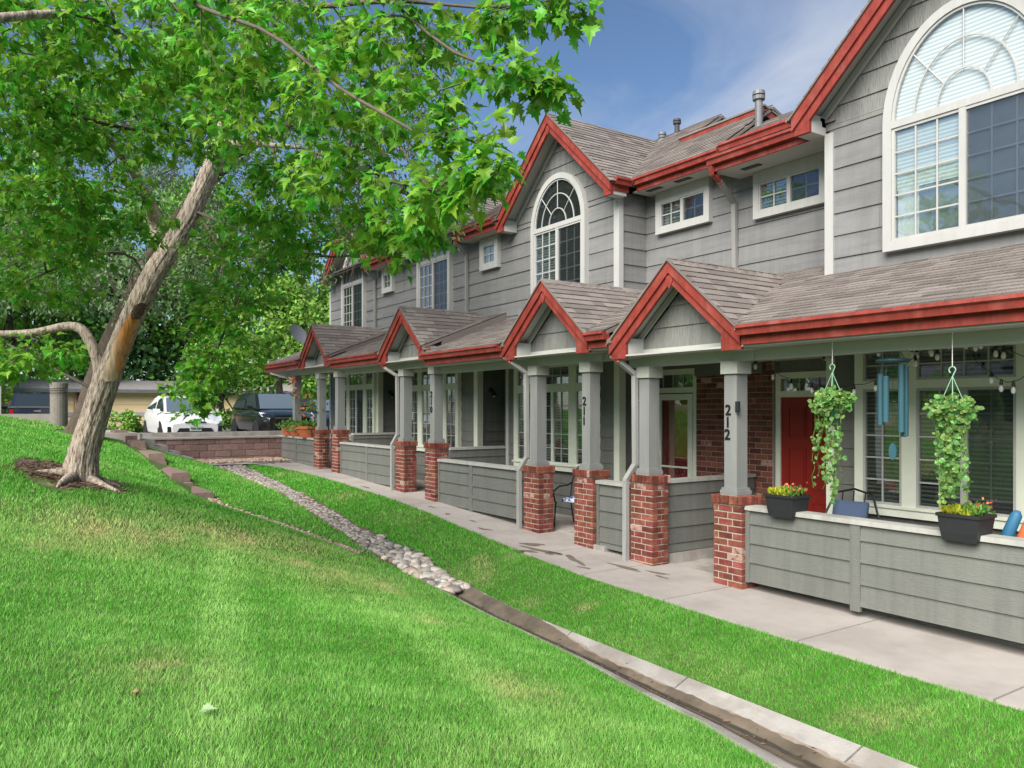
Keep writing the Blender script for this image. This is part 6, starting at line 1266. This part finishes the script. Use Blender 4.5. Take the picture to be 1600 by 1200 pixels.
# ---------------------------------------------------------------- cars (long axis X, nose towards +X)
def loft(sections):
    vs = [p for s_ in sections for p in s_]; n = len(sections[0]); fs = []
    for i in range(len(sections)-1):
        for k in range(n-1): fs.append((i*n+k, i*n+k+1, (i+1)*n+k+1, (i+1)*n+k))
    fs += [tuple(range(n-1, -1, -1)), tuple((len(sections)-1)*n+k for k in range(n))]; return vs, fs
def car(label, x, y, z, body_m, stations, green, wheels, wr, ww, track, name='parked_car', cat='car', rear=False, extra=None, ws_m='windshield'):
    t = thing(name, label, cat, (x, y, z), 'parked vehicles'); sg = -1 if rear else 1
    Wd = lambda p: (x+sg*p[0], y+sg*p[1], z+p[2])
    secs = []
    for (sx, hw, zb, zs, zt, tw) in stations:      # station: x, half width, sill z, shoulder z, top z, half width of the top
        half = [(0, zb), (hw*.82, zb), (hw*.97, zb+.10), (hw, zb+.28), (hw, zs-.10), (hw*.965, zs), (tw, zt-.015), (tw*.5, zt+.008), (0, zt+.012)]
        ring = [(sx, a, b) for a, b in half]+[(sx, -a, b) for a, b in half[-2:0:-1]]; ring.append(ring[0]); secs.append([Wd(p) for p in ring])
    vs, fs = loft(secs); o = MB().add(vs, fs).build('body', body_m, t, smooth=True)
    o.data.set_sharp_from_angle(angle=R(38))
    # greenhouse: base and roof outlines
    (xb0, xb1, zb0, zb1, wb), (xr0, xr1, zr0, zr1, wr_) = green
    base = [(xb0, -wb*.96, zb0), (xb0, wb*.96, zb0), (xb1, wb*.94, zb1), (xb1, -wb*.94, zb1)]; roof = [(xr0, -wr_, zr0), (xr0, wr_, zr0), (xr1, wr_*.97, zr1), (xr1, -wr_*.97, zr1)]
    mid = [((xr0+xr1)/2, s_*wr_*1.01, max(zr0, zr1)+.045) for s_ in (-1, 1)]
    P_ = [Wd(p) for p in base+roof+mid]
    MB().add(P_, [(4, 8, 9, 5), (8, 7, 6, 9), (0, 1, 5, 4), (2, 3, 7, 6), (1, 2, 6, 9, 5), (3, 0, 4, 8, 7)]).build('cabin', body_m, t)
    def glassq(nm, q, m, inset, off):
        q = [Vector(Wd(p)) for p in q]; cc = sum(q, Vector())/len(q); nrm = (q[1]-q[0]).cross(q[-1]-q[0]).normalized(); ce = Vector((x, y, z+.8))
        if nrm.dot(cc-ce) < 0: nrm = -nrm
        MB().add([cc+(p-cc)*inset+nrm*off for p in q], [tuple(range(len(q)))]).build(nm, m, t)
    glassq('windshield', [base[3], base[2], roof[2], roof[3]], ws_m, .90, .008); glassq('rear_window', [base[0], base[1], roof[1], roof[0]], 'car_glass', .88, .008)
    for s_, (i0, i1) in ((-1, (0, 3)), (1, (1, 2))):
        b0, b1, r0, r1 = base[i0], base[i1], roof[i0], roof[i1]; m0 = tuple((b0[k]*.48+b1[k]*.52) for k in range(3)); m1 = tuple((r0[k]*.48+r1[k]*.52) for k in range(3))
        glassq('side_window', [b0, m0, m1, r0], 'car_glass', .86, .008); glassq('side_window', [m0, b1, r1, m1], 'car_glass', .86, .008)
    for wx in wheels:
        for s_ in (-1, 1):
            cx_, cy_, cz_ = Wd((wx, s_*track, wr)); w = MB().lathe((cx_, cy_, cz_), [(wr*.66, -ww/2), (wr*.94, -ww/2), (wr, -ww*.3), (wr, ww*.3), (wr*.94, ww/2), (wr*.66, ww/2)], 24, 'y').build('wheel', 'tyre', t)
            so = s_*sg; rim = MB(); yo = cy_+so*ww*.42
            rim.lathe((cx_, yo, cz_), [(wr*.60, -.008), (wr*.67, -.006), (wr*.67, .006), (wr*.60, .008)], 20, 'y')
            for k in range(5):
                a = k*1.2566+.3; d_ = Vector((math.cos(a), 0, math.sin(a))); pe = Vector((-math.sin(a), 0, math.cos(a))); c1 = Vector((cx_, yo+so*.012, cz_)); rim.add([c1+d_*wr*.08+pe*wr*.09, c1+d_*wr*.62+pe*wr*.13, c1+d_*wr*.62-pe*wr*.13, c1+d_*wr*.08-pe*wr*.09], [(0, 1, 2, 3)])
            rim.build('rim', 'alloy', w)
            # dark wheel arch ring
            MB().lathe((cx_, cy_+so*(ww*.5+.006), cz_), [(wr*1.0, -.004), (wr*1.13, -.004), (wr*1.13, .004), (wr*1.0, .004)], 24, 'y').build('wheel_arch', 'tyre', t)
    for s_ in (-1, 1):
        mx = xb1-.38; MB().add(*loft([[Wd((mx-.06, s_*(wb+.02), zb1-.02)), Wd((mx+.08, s_*(wb+.03), zb1-.01)), Wd((mx+.06, s_*(wb+.03), zb1+.12)), Wd((mx-.06, s_*(wb+.02), zb1+.12))], [Wd((mx-.04, s_*(wb+.22), zb1+.0)), Wd((mx+.05, s_*(wb+.22), zb1+.02)), Wd((mx+.04, s_*(wb+.22), zb1+.13)), Wd((mx-.04, s_*(wb+.22), zb1+.13))]])).build('mirror', body_m, t)
    if extra: extra(t, Wd)
    return t
def text_mesh(s_, size):
    me = digit_mesh(s_, size); return me
def hatch_extra(t, Wd):
    xf = 2.22
    MB().prism([(Wd((0, a, 0))[1], Wd((0, 0, b))[2]) for a, b in ((-.62, .22), (.62, .22), (.46, .47), (-.46, .47))], 'x', Wd((xf-.10, 0, 0))[0], Wd((xf+.012, 0, 0))[0]).build('lower_grille', 'black_plastic', t)
    MB().box(*sorted((Wd((xf-.05, 0, 0))[0], Wd((xf+.03, 0, 0))[0])), Wd((0, -.6, 0))[1], Wd((0, .6, 0))[1], Wd((0, 0, .155))[2], Wd((0, 0, .2))[2]).build('bumper_lip', 'car_white', t)
    MB().box(*sorted((Wd((xf-.06, 0, 0))[0], Wd((xf+.006, 0, 0))[0])), Wd((0, -.30, 0))[1], Wd((0, .30, 0))[1], Wd((0, 0, .63))[2], Wd((0, 0, .665))[2]).build('upper_grille', 'black_plastic', t)
    MB().lathe(Wd((xf-.01, 0, .67)), [(.05, 0), (.055, .015), (.03, .022)], 16, 'x').build('badge', 'chrome', t)
    for s_ in (-1, 1):
        MB().add([Wd((xf-.06, s_*.48, .60)), Wd((xf-.22, s_*.84, .68)), Wd((xf-.48, s_*.86, .86)), Wd((xf-.30, s_*.60, .78))], [(0, 1, 2, 3)]).build('headlight', 'lamp_glass', t)
        MB().box(*sorted((Wd((xf-.14, 0, 0))[0], Wd((xf-.035, 0, 0))[0])), *sorted((Wd((0, s_*.70, 0))[1], Wd((0, s_*.78, 0))[1])), Wd((0, 0, .32))[2], Wd((0, 0, .52))[2]).build('fog_vent', 'black_plastic', t)
    pl = MB().box(*sorted((Wd((xf+.013, 0, 0))[0], Wd((xf+.03, 0, 0))[0])), Wd((0, -.17, 0))[1], Wd((0, .17, 0))[1], Wd((0, 0, .38))[2], Wd((0, 0, .55))[2]).build('number_plate', 'plate', t)
    me = text_mesh('OPS 836', .085); me.materials.append(M['plate_green']); o = link('plate_text', me, None, pl); o.matrix_basis = Matrix.Translation(Wd((xf+.034, .0, .43))) @ Matrix.Rotation(R(90), 4, 'Z') @ Matrix.Rotation(R(90), 4, 'X')
car('white hatchback parked nose-on above the retaining wall, half behind leaves', -27.45, 5.28, 1.08, 'car_white',
    [(-2.2,.70,.30,.80,.98,.62),(-2.05,.80,.24,.88,1.08,.70),(-1.4,.86,.2,.92,1.02,.76),(-.3,.875,.2,.90,.97,.78),(.75,.875,.2,.88,.96,.76),(1.2,.87,.2,.82,.92,.66),(1.75,.85,.2,.72,.80,.58),(2.05,.79,.19,.64,.70,.5),(2.20,.66,.2,.58,.63,.44)],
    ((-2.0, 1.25, 1.03, .93, .76), (-1.35, .25, 1.40, 1.44, .58)), (-1.35, 1.35), .32, .2, .76, extra=hatch_extra)
def suv_extra(t, Wd):
    xf = 2.2
    MB().box(*sorted((Wd((xf-.1, 0, 0))[0], Wd((xf+.01, 0, 0))[0])), Wd((0, -.5, 0))[1], Wd((0, .5, 0))[1], Wd((0, 0, .72))[2], Wd((0, 0, .90))[2]).build('grille', 'black_metal', t)
    MB().box(*sorted((Wd((xf-.05, 0, 0))[0], Wd((xf+.025, 0, 0))[0])), Wd((0, -.5, 0))[1], Wd((0, .5, 0))[1], Wd((0, 0, .80))[2], Wd((0, 0, .825))[2]).build('grille_bar', 'chrome', t)
    for s_ in (-1, 1):
        MB().add([Wd((xf-.03, s_*.52, .80)), Wd((xf-.22, s_*.89, .86)), Wd((xf-.52, s_*.90, 1.00)), Wd((xf-.15, s_*.56, .93))], [(0, 1, 2, 3)]).build('headlight', 'lamp_glass', t); MB().tube([Wd((-1.6, s_*.62, 1.72)), Wd((-.9, s_*.62, 1.745)), Wd((-.1, s_*.62, 1.735))], .02, 6).build('roof_rail', 'black_metal', t)
car('black sport utility car parked behind the terracotta pots', -27.85, 8.35, 1.02, 'car_black',
    [(-2.2,.74,.4,.95,1.12,.66),(-2.1,.84,.36,1.02,1.15,.74),(-1.4,.92,.3,1.06,1.12,.80),(-.2,.925,.3,1.05,1.10,.82),(.85,.925,.3,1.02,1.10,.80),(1.25,.92,.3,.99,1.08,.74),(1.8,.91,.32,.94,1.02,.68),(2.08,.84,.34,.86,.93,.6),(2.2,.70,.38,.80,.86,.52)],
    ((-2.05, 1.2, 1.13, 1.09, .84), (-1.75, .35, 1.62, 1.66, .64)), (-1.35, 1.38), .36, .23, .80, extra=suv_extra)
car('dark blue car glimpsed between the far porch post and the wall', -31.5, 11.6, 1.0, 'car_navy',
    [(-2.2,.74,.4,.95,1.05,.66),(-1.4,.9,.3,1.0,1.05,.8),(-.2,.9,.3,1.0,1.05,.82),(.85,.9,.3,.97,1.04,.8),(1.8,.88,.32,.86,.93,.68),(2.2,.70,.38,.74,.8,.52)], ((-2.0, 1.2, 1.06, 1.03, .80), (-1.5, .3, 1.48, 1.52, .62)), (-1.35, 1.38), .33, .22, .78)
def truck_extra(t, Wd):
    # Wd mirrors the axes: the tailgate faces the camera
    xr = -2.7
    tg = MB().box(*sorted((Wd((xr-.03, 0, 0))[0], Wd((xr+.02, 0, 0))[0])), *sorted((Wd((0, -.78, 0))[1], Wd((0, .78, 0))[1])), Wd((0, 0, .62))[2], Wd((0, 0, 1.16))[2]).build('tailgate', 'car_navy', t)
    MB().box(*sorted((Wd((xr-.05, 0, 0))[0], Wd((xr+.06, 0, 0))[0])), *sorted((Wd((0, -.92, 0))[1], Wd((0, .92, 0))[1])), Wd((0, 0, 1.161))[2], Wd((0, 0, 1.21))[2]).build('bed_rail', 'galv', t)
    MB().box(*sorted((Wd((xr-.045, 0, 0))[0], Wd((xr-.031, 0, 0))[0])), *sorted((Wd((0, -.12, 0))[1], Wd((0, .12, 0))[1])), Wd((0, 0, 1.0))[2], Wd((0, 0, 1.06))[2]).build('handle', 'chrome', tg)
    MB().box(*sorted((Wd((xr-.14, 0, 0))[0], Wd((xr, 0, 0))[0])), *sorted((Wd((0, -.9, 0))[1], Wd((0, .9, 0))[1])), Wd((0, 0, .42))[2], Wd((0, 0, .58))[2]).build('bumper', 'chrome', t)
    for s_ in (-1, 1): MB().box(*sorted((Wd((xr-.04, 0, 0))[0], Wd((xr+.05, 0, 0))[0])), *sorted((Wd((0, s_*.79, 0))[1], Wd((0, s_*.91, 0))[1])), Wd((0, 0, .75))[2], Wd((0, 0, 1.1))[2]).build('tail_light', 'tail_red', t)
car('dark navy pickup truck seen from behind at the left edge', -38.3, 1.62, 1.02, 'car_navy',
    [(-2.7,.92,.5,1.12,1.16,.9),(-1.5,.94,.45,1.12,1.16,.9),(0,.95,.42,1.12,1.16,.9),(1.6,.94,.42,1.08,1.12,.84),(2.4,.9,.45,1.0,1.06,.75),(2.7,.8,.5,.9,.96,.6)], ((-.55, 1.5, 1.15, 1.1, .88), (-.35, .9, 1.74, 1.76, .70)), (-1.6, 1.7), .38, .25, .82, name='pickup_truck', cat='truck', rear=True, extra=truck_extra)
# ---------------------------------------------------------------- garages, enclosure
ga_ = thing('garage_building', 'long low yellow garage block across the car park', 'garage', (-53, 11, 1.05)); gx = -50.0
MB().box(gx-7, gx, -6, 34, .9, 3.15).build('wall', 'garage_wall', ga_)
MB().prism([(gx-7.6, 3.1), (gx+.55, 3.1), (gx+.55, 3.24), (gx-3.5, 3.9), (gx-7.6, 3.24)], 'y', -6.5, 34.5).build('roof', 'garage_roof', ga_)
MB().box(gx+.552, gx+.6, -6.5, 34.5, 3.06, 3.25).build('fascia', 'galv', ga_)
for k in range(8):
    y0 = -4.6+k*4.7; d = MB().box(gx+.01, gx+.06, y0, y0+3.9, 1.0, 2.85).build('garage_door', 'garage_door', ga_)
    for j in range(1, 4): MB().box(gx+.061, gx+.075, y0, y0+3.9, 1.0+j*.46-.012, 1.0+j*.46+.012).build('panel_joint', 'tan_panel', d)
    MB().box(gx+.062, gx+.10, y0, y0+3.9, 1.72, 1.95).build('door_band', 'white_trim', d)
    MB().box(gx+.0, gx+.25, y0+4.05, y0+4.55, 1.0, 3.06).build('brick_pier', 'brick_wall_face', ga_)
en = thing('enclosure_fence', 'tan panelled enclosure with a white corner post at the left edge', 'fence', (-31, 0, 1.05)); MB().box(-31.1, -31.0, -5, .24, 1.0, 3.02).build('panel', 'tan_panel', en)
for z in (1.45, 1.8, 2.15, 2.5, 2.8): MB().box(-30.995, -30.98, -5, .24, z, z+.02).build('panel_joint', 'garage_wall', en)
MB().box(-31.12, -30.95, .241, .38, 1.0, 3.05).build('post', 'white_trim', en); MB().box(-31.15, -30.93, -5, .4, 3.051, 3.12).build('cap', 'white_trim', en)
struct(sheet('grass_verge', np.linspace(-49.5, -46.5, 3), np.linspace(-20, 40, 3), lambda x, y: x*0+1.12, 'soil'))
# a tan garage block across the green, mirrored in the panes
op = thing('garage_building', 'tan garage block across the green, mirrored in the window panes', 'garage', (-9, -13, .8)); MB().box(-21, 3, -14.5, -11.2, .2, 3.1).build('wall', 'tan_panel', op); MB().prism([(-15.2, 3.0), (-10.7, 3.0), (-10.7, 3.12), (-12.9, 4.4), (-15.2, 3.12)], 'x', -21.4, 3.4).build('roof', 'garage_roof', op)
for k in range(5): MB().box(-20.4+k*4.7, -16.6+k*4.7, -11.19, -11.14, .5, 2.7).build('garage_door', 'garage_door', op)
